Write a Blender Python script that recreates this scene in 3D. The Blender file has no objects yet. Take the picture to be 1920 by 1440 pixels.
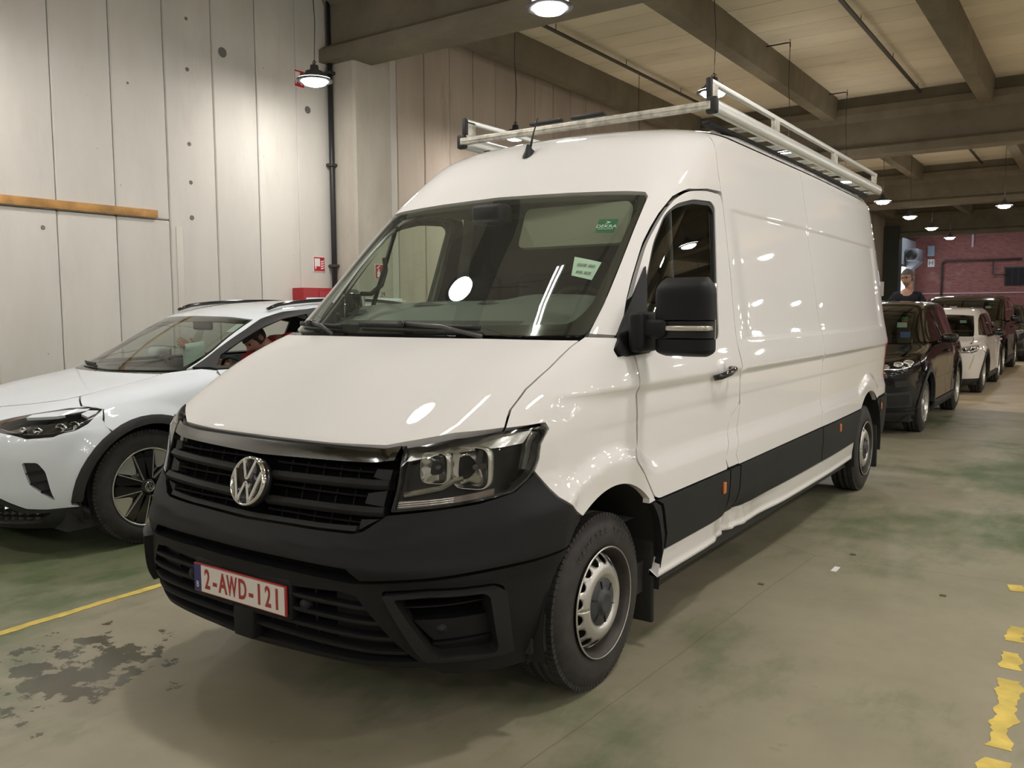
import bpy, bmesh, math, random
import numpy as np
from mathutils import Vector, Matrix, Euler
from mathutils.geometry import delaunay_2d_cdt
from math import sin, cos, pi, radians, sqrt, atan2, hypot
random.seed(7)
scene = bpy.context.scene
col = scene.collection
# ------------------------------------------------------------------ camera, exposure, world
cd = bpy.data.cameras.new('camera'); cam = bpy.data.objects.new('camera', cd); col.objects.link(cam)
YAW, PITCH, ROLL = -0.60915, 0.08757, -0.00495
fw = Vector((sin(YAW)*cos(PITCH), cos(YAW)*cos(PITCH), -sin(PITCH)))
r0 = Vector((cos(YAW), -sin(YAW), 0)); u0 = r0.cross(fw)
rt = r0*cos(ROLL)+u0*sin(ROLL); up = -r0*sin(ROLL)+u0*cos(ROLL)
cam.matrix_world = Matrix(((rt.x, up.x, -fw.x, 2.5331), (rt.y, up.y, -fw.y, -1.9054), (rt.z, up.z, -fw.z, 1.5113), (0, 0, 0, 1)))
cd.sensor_fit = 'HORIZONTAL'; cd.sensor_width = 36; cd.lens = 36*1591.2/1920; cd.clip_start = .05; cd.clip_end = 200
scene.camera = cam
scene.view_settings.view_transform = 'Standard'; scene.view_settings.look = 'None'
scene.view_settings.gamma = 1; scene.view_settings.use_curve_mapping = False
scene.view_settings.exposure = 0.0
scene.cycles.max_bounces = 7; scene.cycles.diffuse_bounces = 3; scene.cycles.glossy_bounces = 4
scene.cycles.transparent_max_bounces = 16; scene.cycles.transmission_bounces = 6
scene.cycles.sample_clamp_indirect = 4.0; scene.cycles.sample_clamp_direct = 0
scene.cycles.use_denoising = True; scene.cycles.use_adaptive_sampling = True; scene.cycles.adaptive_threshold = .03
world = bpy.data.worlds.new('world'); scene.world = world; world.use_nodes = True
wb = world.node_tree.nodes['Background']; wb.inputs[0].default_value = (.62, .6, .56, 1); wb.inputs[1].default_value = 0.05

# ------------------------------------------------------------------ materials
MATS = {}
def mat(name, c, rough=.5, metal=0, coat=0, spec=.5, emit=None, es=0, bump=0, bscale=40, var=0, vscale=3, coatr=.03, trans=0, aniso=0):
    if name in MATS: return MATS[name]
    m = bpy.data.materials.new(name); m.use_nodes = True; nt = m.node_tree; b = nt.nodes['Principled BSDF']
    b.inputs['Base Color'].default_value = (*c, 1); b.inputs['Roughness'].default_value = rough
    b.inputs['Metallic'].default_value = metal; b.inputs['Coat Weight'].default_value = coat
    b.inputs['Coat Roughness'].default_value = coatr; b.inputs['Specular IOR Level'].default_value = spec
    if trans: b.inputs['Transmission Weight'].default_value = trans
    if emit: b.inputs['Emission Color'].default_value = (*emit, 1); b.inputs['Emission Strength'].default_value = es
    if bump or var:
        tc = nt.nodes.new('ShaderNodeTexCoord'); n = nt.nodes.new('ShaderNodeTexNoise'); n.inputs['Scale'].default_value = bscale; n.inputs['Detail'].default_value = 6
        nt.links.new(tc.outputs['Object'], n.inputs['Vector'])
        if bump:
            bp = nt.nodes.new('ShaderNodeBump'); bp.inputs['Strength'].default_value = bump; bp.inputs['Distance'].default_value = .004
            nt.links.new(n.outputs[0], bp.inputs['Height']); nt.links.new(bp.outputs[0], b.inputs['Normal'])
        if var:
            n2 = nt.nodes.new('ShaderNodeTexNoise'); n2.inputs['Scale'].default_value = vscale; n2.inputs['Detail'].default_value = 5
            nt.links.new(tc.outputs['Object'], n2.inputs['Vector'])
            mr = nt.nodes.new('ShaderNodeMapRange'); mr.inputs[1].default_value = .3; mr.inputs[2].default_value = .7; mr.inputs[3].default_value = 1-var; mr.inputs[4].default_value = 1+var
            mx = nt.nodes.new('ShaderNodeMix'); mx.data_type = 'RGBA'; mx.blend_type = 'MULTIPLY'; mx.inputs[0].default_value = 1
            mx.inputs[6].default_value = (*c, 1); nt.links.new(n2.outputs[0], mr.inputs[0]); nt.links.new(mr.outputs[0], mx.inputs[7]); nt.links.new(mx.outputs[2], b.inputs['Base Color'])
    MATS[name] = m; return m
def glass_mat(name, tint=(.8, .9, .85), ior=1.5, rough=0.0, gl=1.0, haze=0):
    if name in MATS: return MATS[name]
    m = bpy.data.materials.new(name); m.use_nodes = True; nt = m.node_tree; nt.nodes.clear()
    o = nt.nodes.new('ShaderNodeOutputMaterial'); mx = nt.nodes.new('ShaderNodeMixShader'); t = nt.nodes.new('ShaderNodeBsdfTransparent'); g = nt.nodes.new('ShaderNodeBsdfGlossy'); lw = nt.nodes.new('ShaderNodeLayerWeight'); pw = nt.nodes.new('ShaderNodeMath'); pw.operation = 'POWER'; pw.inputs[1].default_value = 5; f = nt.nodes.new('ShaderNodeMath'); f.operation = 'MULTIPLY_ADD'; f.inputs[1].default_value = .93; f.inputs[2].default_value = ((ior-1)/(ior+1))**2*1.7
    nt.links.new(lw.outputs['Facing'], pw.inputs[0]); nt.links.new(pw.outputs[0], f.inputs[0]); lw.inputs[0].default_value = .5
    t.inputs[0].default_value = (*tint, 1); g.inputs[0].default_value = (gl, gl, gl, 1); g.inputs['Roughness'].default_value = rough
    nt.links.new(f.outputs[0], mx.inputs[0]); nt.links.new(t.outputs[0], mx.inputs[1]); nt.links.new(g.outputs[0], mx.inputs[2]); nt.links.new(mx.outputs[0], o.inputs[0])
    if haze:  # washed-out reflection veil mixed in as a pale diffuse colour
        m2 = nt.nodes.new('ShaderNodeMixShader'); d = nt.nodes.new('ShaderNodeBsdfDiffuse'); d.inputs[0].default_value = (.6, .65, .6, 1); m2.inputs[0].default_value = haze
        nt.links.new(mx.outputs[0], m2.inputs[1]); nt.links.new(d.outputs[0], m2.inputs[2]); nt.links.new(m2.outputs[0], o.inputs[0])
    MATS[name] = m; return m

# ------------------------------------------------------------------ object helpers
def tag(o, label=None, cat=None, group=None, kind=None):
    if label: o['label'] = label
    if cat: o['category'] = cat
    if group: o['group'] = group
    if kind: o['kind'] = kind
    return o
def empty(name, loc=(0, 0, 0), rz=0, label=None, cat=None, group=None):
    o = bpy.data.objects.new(name, None); col.objects.link(o); o.location = loc; o.rotation_euler = (0, 0, rz); o.empty_display_size = .2
    return tag(o, label, cat, group)
class MB:
    def __init__(s): s.v = []; s.f = []; s.m = []; s.sm = []; s.mi = 0; s.smooth = False
    def add(s, vs, fs, smooth=None):
        b = len(s.v); s.v += [tuple(p) for p in vs]
        for f in fs: s.f.append(tuple(i+b for i in f)); s.m.append(s.mi); s.sm.append(s.smooth if smooth is None else smooth)
        return s
    def box(s, lo, hi, M=None):
        x0, y0, z0 = lo; x1, y1, z1 = hi
        vs = [(x0, y0, z0), (x1, y0, z0), (x1, y1, z0), (x0, y1, z0), (x0, y0, z1), (x1, y0, z1), (x1, y1, z1), (x0, y1, z1)]
        if M is not None: vs = [M @ Vector(p) for p in vs]
        return s.add(vs, [(0, 3, 2, 1), (4, 5, 6, 7), (0, 1, 5, 4), (1, 2, 6, 5), (2, 3, 7, 6), (3, 0, 4, 7)], False)
    def cbox(s, c, d, M=None): return s.box([c[i]-d[i]/2 for i in range(3)], [c[i]+d[i]/2 for i in range(3)], M)
    def rbox(s, lo, hi, r=.01, M=None, seg=2):
        bm = bmesh.new(); bmesh.ops.create_cube(bm, size=1)
        for v in bm.verts: v.co = Vector([lo[i]+(hi[i]-lo[i])*(v.co[i]+.5) for i in range(3)])
        r = min(r, .49*min(hi[i]-lo[i] for i in range(3)))
        bmesh.ops.bevel(bm, geom=bm.edges[:], offset=r, segments=seg, profile=.5, affect='EDGES')
        vs = [M @ v.co if M is not None else v.co.copy() for v in bm.verts]; bm.verts.index_update()
        s.add(vs, [tuple(v.index for v in f.verts) for f in bm.faces], True); bm.free(); return s
    def prism(s, poly, w0, w1, axis='x', M=None, smooth=False):
        n = len(poly)
        def mk(w, p): return {'x': (w, p[0], p[1]), 'y': (p[0], w, p[1]), 'z': (p[0], p[1], w)}[axis]
        vs = [mk(w0, p) for p in poly]+[mk(w1, p) for p in poly]
        if M is not None: vs = [M @ Vector(p) for p in vs]
        return s.add(vs, [tuple(range(n))[::-1], tuple(range(n, 2*n))]+[(i, (i+1) % n, n+(i+1) % n, n+i) for i in range(n)], smooth)
    def tube(s, pts, r, n=10, cap=True, closed=False, smooth=True, up=None):
        pts = [Vector(p) for p in pts]; N = len(pts); rs = r if hasattr(r, '__len__') else [r]*N
        base = len(s.v); T = []
        for i in range(N):
            a = pts[(i-1) % N] if closed or i > 0 else pts[i]; b = pts[(i+1) % N] if closed or i < N-1 else pts[i]
            t = (b-a); T.append(t.normalized() if t.length > 1e-9 else Vector((0, 0, 1)))
        ref = Vector(up) if up else (Vector((0, 0, 1)) if abs(T[0].z) < .9 else Vector((1, 0, 0)))
        vs = []
        for i in range(N):
            e1 = (ref-T[i]*ref.dot(T[i])); e1 = e1.normalized() if e1.length > 1e-6 else T[i].orthogonal().normalized()
            ref = e1; e2 = T[i].cross(e1)
            rr = rs[i]; ra, rb = (rr if hasattr(rr, '__len__') else (rr, rr))
            for k in range(n):
                a = 2*pi*(k+.5)/n; vs.append(pts[i]+e1*(cos(a)*ra)+e2*(sin(a)*rb))
        fs = []
        for i in range(N if closed else N-1):
            j = (i+1) % N
            for k in range(n): fs.append((i*n+k, i*n+(k+1) % n, j*n+(k+1) % n, j*n+k))
        if cap and not closed: fs += [tuple(range(n))[::-1], tuple(range((N-1)*n, N*n))]
        return s.add(vs, fs, smooth)
    def lathe(s, prof, n=32, M=None, axis='x', smooth=True, cap=False):
        "prof [(a along axis, radius)]"
        vs = []
        for a, r in prof:
            for k in range(n):
                q = 2*pi*k/n
                p = {'x': (a, r*cos(q), r*sin(q)), 'z': (r*cos(q), r*sin(q), a), 'y': (r*sin(q), a, r*cos(q))}[axis]
                vs.append(M @ Vector(p) if M is not None else p)
        fs = []
        for i in range(len(prof)-1):
            for k in range(n): fs.append((i*n+k, i*n+(k+1) % n, (i+1)*n+(k+1) % n, (i+1)*n+k))
        if cap: fs += [tuple(range(n))[::-1], tuple(range((len(prof)-1)*n, len(prof)*n))]
        return s.add(vs, fs, smooth)
    def grid(s, P, nu, nv, smooth=True, closeu=False):
        vs = [P(i, j) for i in range(nu) for j in range(nv)]
        fs = [(i*nv+j, ((i+1) % nu)*nv+j, ((i+1) % nu)*nv+j+1, i*nv+j+1) for i in range(nu if closeu else nu-1) for j in range(nv-1)]
        return s.add(vs, fs, smooth)
    def mesh(s, name, mats):
        me = bpy.data.meshes.new(name); me.from_pydata([tuple(v) for v in s.v], [], s.f)
        for m in (mats if isinstance(mats, (list, tuple)) else [mats]): me.materials.append(m)
        me.polygons.foreach_set('material_index', s.m); me.polygons.foreach_set('use_smooth', s.sm)
        me.update(); return me
    def build(s, name, mats, parent=None, fix=True, auto=None):
        me = s.mesh(name, mats)
        if fix:
            bm = bmesh.new(); bm.from_mesh(me); bmesh.ops.recalc_face_normals(bm, faces=bm.faces[:]); bm.to_mesh(me); bm.free()
        if auto: me.set_sharp_from_angle(angle=radians(auto))
        return link(name, me, parent)
def link(name, me, parent=None):
    o = bpy.data.objects.new(name, me); col.objects.link(o)
    if parent: o.parent = parent
    return o
def kids(o): return [c for c in bpy.data.objects if c.parent == o]
def copy_tree(o, parent=None):
    c = o.copy(); col.objects.link(c); c.parent = parent
    for ch in kids(o): copy_tree(ch, c)
    return c
def text_geo(txt, size, M, depth=.0008, sx=1.0, center=True, bold=0):
    cu = bpy.data.curves.new('t', 'FONT'); cu.body = txt; cu.size = size; cu.extrude = depth; cu.resolution_u = 3; cu.offset = bold
    cu.align_x = 'CENTER' if center else 'LEFT'; cu.align_y = 'CENTER'
    o = bpy.data.objects.new('t', cu); col.objects.link(o); bpy.context.view_layer.update()
    me = bpy.data.meshes.new_from_object(o.evaluated_get(bpy.context.evaluated_depsgraph_get()))
    S = Matrix.Diagonal((sx, 1, 1, 1)); vs = [M @ (S @ v.co) for v in me.vertices]; fs = [tuple(p.vertices) for p in me.polygons]
    bpy.data.objects.remove(o); bpy.data.curves.remove(cu); bpy.data.meshes.remove(me); return vs, fs
def frame(o, n, upv=(0, 0, 1)):
    "matrix: local x right, y up, z = outward normal n, at o"
    n = Vector(n).normalized(); upv = Vector(upv); x = upv.cross(n).normalized(); y = n.cross(x)
    return Matrix(((x.x, y.x, n.x, o[0]), (x.y, y.y, n.y, o[1]), (x.z, y.z, n.z, o[2]), (0, 0, 0, 1)))

def pchip(x,y):
    x=np.asarray(x,float);y=np.asarray(y,float)
    h=np.diff(x);d=np.diff(y)/h;n=len(x);m=np.zeros(n)
    if n==2: m[:]=d[0]
    else:
        for i in range(1,n-1):
            if d[i-1]*d[i]>0:
                w1=2*h[i]+h[i-1];w2=h[i]+2*h[i-1];m[i]=(w1+w2)/(w1/d[i-1]+w2/d[i])
        def e(h0,h1,d0,d1):
            v=((2*h0+h1)*d0-h0*d1)/(h0+h1)
            if v*d0<=0:v=0
            elif d0*d1<0 and abs(v)>3*abs(d0):v=3*d0
            return v
        m[0]=e(h[0],h[1],d[0],d[1]);m[-1]=e(h[-1],h[-2],d[-1],d[-2])
    def f(q):
        q=np.clip(q,x[0],x[-1]);i=np.clip(np.searchsorted(x,q,side='right')-1,0,n-2)
        s=(q-x[i])/h[i];a=h[i]
        return ((1+2*s)*(1-s)**2)*y[i]+s*(1-s)**2*a*m[i]+s*s*(3-2*s)*y[i+1]+s*s*(s-1)*a*m[i+1]
    return f
def curve(rows,k):
    "rows [(v,..)] ; a row whose v repeats the previous one starts a new smooth run"
    segs=[];cur=[rows[0]]
    for r in rows[1:]:
        if abs(r[0]-cur[-1][0])<1e-9: segs.append(cur);cur=[r]
        else: cur.append(r)
    segs.append(cur)
    fs=[(s[0][0],pchip([q[0] for q in s],[q[k] for q in s])) for s in segs]
    def f(v):
        v=np.asarray(v,float);out=fs[0][1](v)
        for a,g in fs[1:]: out=np.where(v>=a,g(v),out)
        return out
    return f
FX=np.array([.3,.55,.7,.82,.9,.95,.985,1.0])
TK=np.array([-.3,0,.3,.55,.72,.88,1.03,1.18,1.35,1.55,2.2,2.9,4.1,5.3,6.1,6.42,6.55,7.4])
class Body:
    def __init__(s,rows,dtab,ymid=(2.8,4.0,5.2),disp=None,corner=(.35,.08,.01),rearw=1.0,scale=1.0):
        s.z=curve(rows,1);s.yf=curve(rows,2);s.W=curve(rows,3);s.yr=curve(rows,4)
        s.D=[curve(dtab,k+1) for k in range(8)]
        s.ymid=ymid;s.disp=disp;s.cn=corner;s.rw=rearw
        s.vmin=rows[0][0];s.vmax=rows[-1][0]
    def P(s,t,v):
        t=np.asarray(t,float);v=np.asarray(v,float);t,v=np.broadcast_arrays(t,v);sh=t.shape
        t=t.ravel();v=v.ravel();sg=np.where(t<0,-1.,1.);t=np.abs(t)
        yf=s.yf(v);W=s.W(v);yr=s.yr(v);z=s.z(v)
        X=[0*W]+[W*f for f in FX];Y=[yf]+[yf+d(v) for d in s.D]
        y10=np.maximum(s.ymid[0],Y[-1]+.4);y11=np.maximum(s.ymid[1],y10+.3);y12=np.maximum(s.ymid[2],y11+.2)
        c=s.cn;y12=np.minimum(y12,yr-c[0]-.2)
        Y+= [Y[-1]+(y10-Y[-1])*.42,y10,y11,y12,yr-c[0],yr-c[1],yr-c[2],yr]
        r=s.rw
        X+= [W,W,W,W*(1+r)/2,W*r,.965*W*r,.9*W*r,0*W]
        X=[-X[1]]+X;Y=[Y[1]]+Y
        X=np.array(X);Y=np.array(Y)
        h=np.diff(TK)[:,None]
        def tang(A):
            d=np.diff(A,axis=0)/h;m=np.zeros_like(A);hh=np.broadcast_to(h,d.shape)
            w1=2*hh[1:]+hh[:-1];w2=hh[1:]+2*hh[:-1]
            ok=d[:-1]*d[1:]>0
            with np.errstate(divide='ignore',invalid='ignore'):
                q=(w1+w2)/(w1/d[:-1]+w2/d[1:])
            m[1:-1]=np.where(ok,q,0);return m
        mx=tang(X);my=tang(Y);mx[1]=(X[2]-X[0])/(TK[2]-TK[0])
        i=np.clip(np.searchsorted(TK,t,side='right')-1,0,len(TK)-2);ar=np.arange(len(t))
        a=TK[i+1]-TK[i];q=(t-TK[i])/a
        H=((1+2*q)*(1-q)**2,q*(1-q)**2*a,q*q*(3-2*q),q*q*(q-1)*a)
        x=H[0]*X[i,ar]+H[1]*mx[i,ar]+H[2]*X[i+1,ar]+H[3]*mx[i+1,ar]
        y=H[0]*Y[i,ar]+H[1]*my[i,ar]+H[2]*Y[i+1,ar]+H[3]*my[i+1,ar]
        if s.disp is not None:
            w=np.clip((t-.9)/.35,0,1);w=w*w*(3-2*w)
            dx,dy=s.disp(x,y,z,t);x=x+dx*w;y=y+dy
        return np.stack([x*sg,y,z],-1).reshape(sh+(3,))
    def N(s,t,v,e=.004):
        a=s.P(np.asarray(t)+e,v)-s.P(np.asarray(t)-e,v)
        lo=np.clip(np.asarray(v)-e,s.vmin,s.vmax);hi=np.clip(np.asarray(v)+e,s.vmin,s.vmax)
        b=s.P(t,hi)-s.P(t,lo);n=np.cross(a,b)
        return n/np.maximum(np.linalg.norm(n,axis=-1,keepdims=True),1e-12)
    def v_of_z(s,z):
        g=np.linspace(s.vmin,s.vmax,2000);return np.interp(z,s.z(g),g)
    def t_side(s,y,v,lo=.05,hi=6.42):
        lo=np.full(np.shape(y),lo);hi=np.full(np.shape(y),hi)
        for _ in range(40):
            m=(lo+hi)/2;f=s.P(m,v)[...,1]<y;lo=np.where(f,m,lo);hi=np.where(f,hi,m)
        return (lo+hi)/2
    def t_front(s,x,v,hi=1.5):
        sg=np.where(np.asarray(x)<0,-1,1);x=np.abs(x);lo=np.zeros(np.shape(x));hi=np.full(np.shape(x),hi)
        for _ in range(40):
            m=(lo+hi)/2;f=s.P(m,v)[...,0]<x;lo=np.where(f,m,lo);hi=np.where(f,hi,m)
        return sg*(lo+hi)/2
    def S(s,y,z): # side coords -> (t,v)
        v=s.v_of_z(z);return s.t_side(y,v),v
    def F(s,x,z):
        v=s.v_of_z(z);return s.t_front(x,v),v
# ------------------------------------------------------------------ panels cut out of a body surface
def dens(poly, h=.04, closed=True):
    out = []; n = len(poly)
    for i in range(n if closed else n-1):
        a = np.array(poly[i], float); b = np.array(poly[(i+1) % n], float); k = max(1, int(math.ceil(np.linalg.norm(b-a)/h)))
        for j in range(k): out.append(a+(b-a)*j/k)
    if not closed: out.append(np.array(poly[-1], float))
    return np.array(out)
def area2(p): p = np.asarray(p); q = np.roll(p, -1, 0); return (p[:, 0]*q[:, 1]-q[:, 0]*p[:, 1]).sum()
def rnd(poly, r, seg=4):
    "round polygon corners; r scalar or list"
    out = []; n = len(poly)
    for i in range(n):
        p0, p1, p2 = [np.array(poly[(i+k) % n][:2], float) for k in (-1, 0, 1)]
        rr = r[i] if hasattr(r, '__len__') else r
        a = p0-p1; b = p2-p1; la = np.linalg.norm(a); lb = np.linalg.norm(b); d = min(rr, la*.45, lb*.45)
        if d < 1e-5: out.append(p1); continue
        A = p1+a/la*d; B = p1+b/lb*d
        for k in range(seg+1):
            s = k/seg; out.append((1-s)**2*A+2*s*(1-s)*p1+s*s*B)
    return np.array(out)
def inset(poly, g):
    p = np.array(poly, float)
    if area2(p) < 0: g = -g
    a = np.roll(p, 1, 0); b = np.roll(p, -1, 0)
    def nm(d): d = d/np.maximum(np.linalg.norm(d, axis=1, keepdims=True), 1e-9); return np.stack([-d[:, 1], d[:, 0]], 1)
    n1 = nm(p-a); n2 = nm(b-p); m = n1+n2; l = np.maximum((m*m).sum(1, keepdims=True), .6); return p+m*2/l*g*1.0
def inpoly(pts, poly):
    x = pts[:, 0][:, None]; y = pts[:, 1][:, None]; a = poly; b = np.roll(poly, -1, 0)
    c = ((a[:, 1] > y) != (b[:, 1] > y)) & (x < (b[:, 0]-a[:, 0])*(y-a[:, 1])/np.where(b[:, 1] == a[:, 1], 1e-12, b[:, 1]-a[:, 1])+a[:, 0])
    return c.sum(1) % 2 == 1
def segdist(pts, poly):
    a = poly[None]; b = np.roll(poly, -1, 0)[None]; p = pts[:, None]; d = b-a
    t = np.clip(((p-a)*d).sum(-1)/np.maximum((d*d).sum(-1), 1e-12), 0, 1); return np.sqrt((((a+d*t[..., None])-p)**2).sum(-1)).min(1)
def tri2d(loops, h, ey=None):
    allp = np.concatenate(loops); lo = allp.min(0); hi = allp.max(0)
    hx, hy = h; gx = np.arange(lo[0]+hx/2, hi[0], hx); gy = np.arange(lo[1]+hy/2, hi[1], hy)
    for q in (ey or ()): gy = np.concatenate([gy[(gy < q[0]-q[2]*.5) | (gy > q[1]+q[2]*.5)], np.arange(q[0], q[1]+1e-6, q[2])])
    g = np.array([(x, y) for x in gx for y in gy]) if len(gx) and len(gy) else np.zeros((0, 2))
    if len(g):
        ok = inpoly(g, loops[0])
        for l in loops[1:]: ok &= ~inpoly(g, l)
        g = g[ok]
    if len(g):
        d = np.minimum.reduce([segdist(g, l) for l in loops]); g = g[d > .3*min(hx, hy)]
    edges = []; b = 0
    for l in loops: n = len(l); edges += [(b+i, b+(i+1) % n) for i in range(n)]; b += n
    co = [Vector((float(p[0]), float(p[1]))) for p in np.concatenate([allp, g]) ]
    V, Ed, Fc, *_ = delaunay_2d_cdt(co, edges, [], 0, 1e-6)
    V = np.array([(v.x, v.y) for v in V]); Fc = np.array([f for f in Fc if len(f) == 3]); c = V[Fc].mean(1); ok = inpoly(c, loops[0])
    for l in loops[1:]: ok &= ~inpoly(c, l)
    Fc = Fc[ok]
    A = V[Fc]; ar = (A[:, 1, 0]-A[:, 0, 0])*(A[:, 2, 1]-A[:, 0, 1])-(A[:, 1, 1]-A[:, 0, 1])*(A[:, 2, 0]-A[:, 0, 0])
    Fc = Fc[np.abs(ar) > 1e-9]; ar = ar[np.abs(ar) > 1e-9]; Fc = np.where(ar[:, None] < 0, Fc[:, ::-1], Fc)
    return V, Fc
def panel_mesh(B, name, loops, m, h=(.06, .05), off=0, depth=.02, mirror=False, flip=False, ey=None):
    V, Fc = tri2d([np.asarray(l, float) for l in loops], h, ey)
    t = -V[:, 0] if mirror else V[:, 0]
    P = B.P(t, V[:, 1]); N = B.N(t, V[:, 1])
    P = P+N*off
    if mirror: Fc = Fc[:, ::-1]
    nv = len(V); vs = P; ns = N; fs = [tuple(int(k) for k in f) for f in Fc]
    if flip: fs = [f[::-1] for f in fs]; ns = -ns
    if depth:
        from collections import Counter
        ec = Counter(); dirr = {}
        for f in fs:
            for k in range(3):
                a, b = f[k], f[(k+1) % 3]; ec[(min(a, b), max(a, b))] += 1; dirr[(min(a, b), max(a, b))] = (a, b)
        top = []; bot = []; rn = []; rf = []
        for e, c in ec.items():
            if c == 1:
                a, b = dirr[e]; d = P[b]-P[a]; d = d/max(np.linalg.norm(d), 1e-9)
                n = np.cross(d, (N[a]+N[b])/2)
                k = nv+len(top); top += [P[a], P[b], P[b]-N[b]*depth, P[a]-N[a]*depth]; rn += [n]*4; rf.append((k, k+3, k+2, k+1))
        vs = np.concatenate([vs, np.array(top)]); ns = np.concatenate([ns, np.array(rn)]); fs += rf
    me = bpy.data.meshes.new(name); me.from_pydata(vs.tolist(), [], fs); me.materials.append(m)
    me.polygons.foreach_set('use_smooth', [True]*len(fs)); me.update()
    ns = ns/np.maximum(np.linalg.norm(ns, axis=1, keepdims=True), 1e-9); me.normals_split_custom_set_from_vertices(ns.tolist())
    return me
def panel(B, name, loops, m, parent=None, both=False, **k):
    o = link(name, panel_mesh(B, name, loops, m, **k), parent)
    if both: return o, link(name, panel_mesh(B, name, loops, m, mirror=True, **k), parent)
    return o
def yz(B, pts, h=.05, g=0, rr=0):
    p = np.array(pts, float)
    if rr: p = rnd(p, rr)
    p = dens(p, h)
    if g: p = inset(p, g)
    t, v = B.S(p[:, 0], p[:, 1]); return np.stack([t, v], 1)
def tv(pts, h=.05, g=0, rr=0):
    p = np.array(pts, float)
    if rr: p = rnd(p, rr)
    p = dens(p, h)
    return inset(p, g) if g else p
def sym(half): return list(half)+[(-a, b) for a, b in reversed(half) if abs(a) > 1e-6]
def strip(B, path, sec, mirror=False, mb=None, smooth=False, cap=True):
    "sweep a section [(out, up)] along a (t,v) path on the body"
    mb = mb or MB(); p = np.array(path, float); t = -p[:, 0] if mirror else p[:, 0]
    P = B.P(t, p[:, 1]); N = B.N(t, p[:, 1]); T = np.gradient(P, axis=0); T /= np.maximum(np.linalg.norm(T, axis=1, keepdims=True), 1e-9); U = np.cross(N, T)
    if U[:, 2].sum() < 0 or (abs(U[:, 2]).max() < .3 and (U[:, 1].sum() < 0)): U = -U
    n = len(sec); vs = []
    for i in range(len(P)):
        for a, b in sec: vs.append(tuple(P[i]+N[i]*a+U[i]*b))
    fs = [(i*n+k, i*n+(k+1) % n, (i+1)*n+(k+1) % n, (i+1)*n+k) for i in range(len(P)-1) for k in range(n)]
    if cap: fs += [tuple(range(n))[::-1], tuple(range((len(P)-1)*n, len(P)*n))]
    mb.add(vs, fs, smooth); return mb
def path(a, b, h=.06): return dens([a, b], h, closed=False)
def polyp(pts, h=.06): return dens(pts, h, closed=False)
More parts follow.
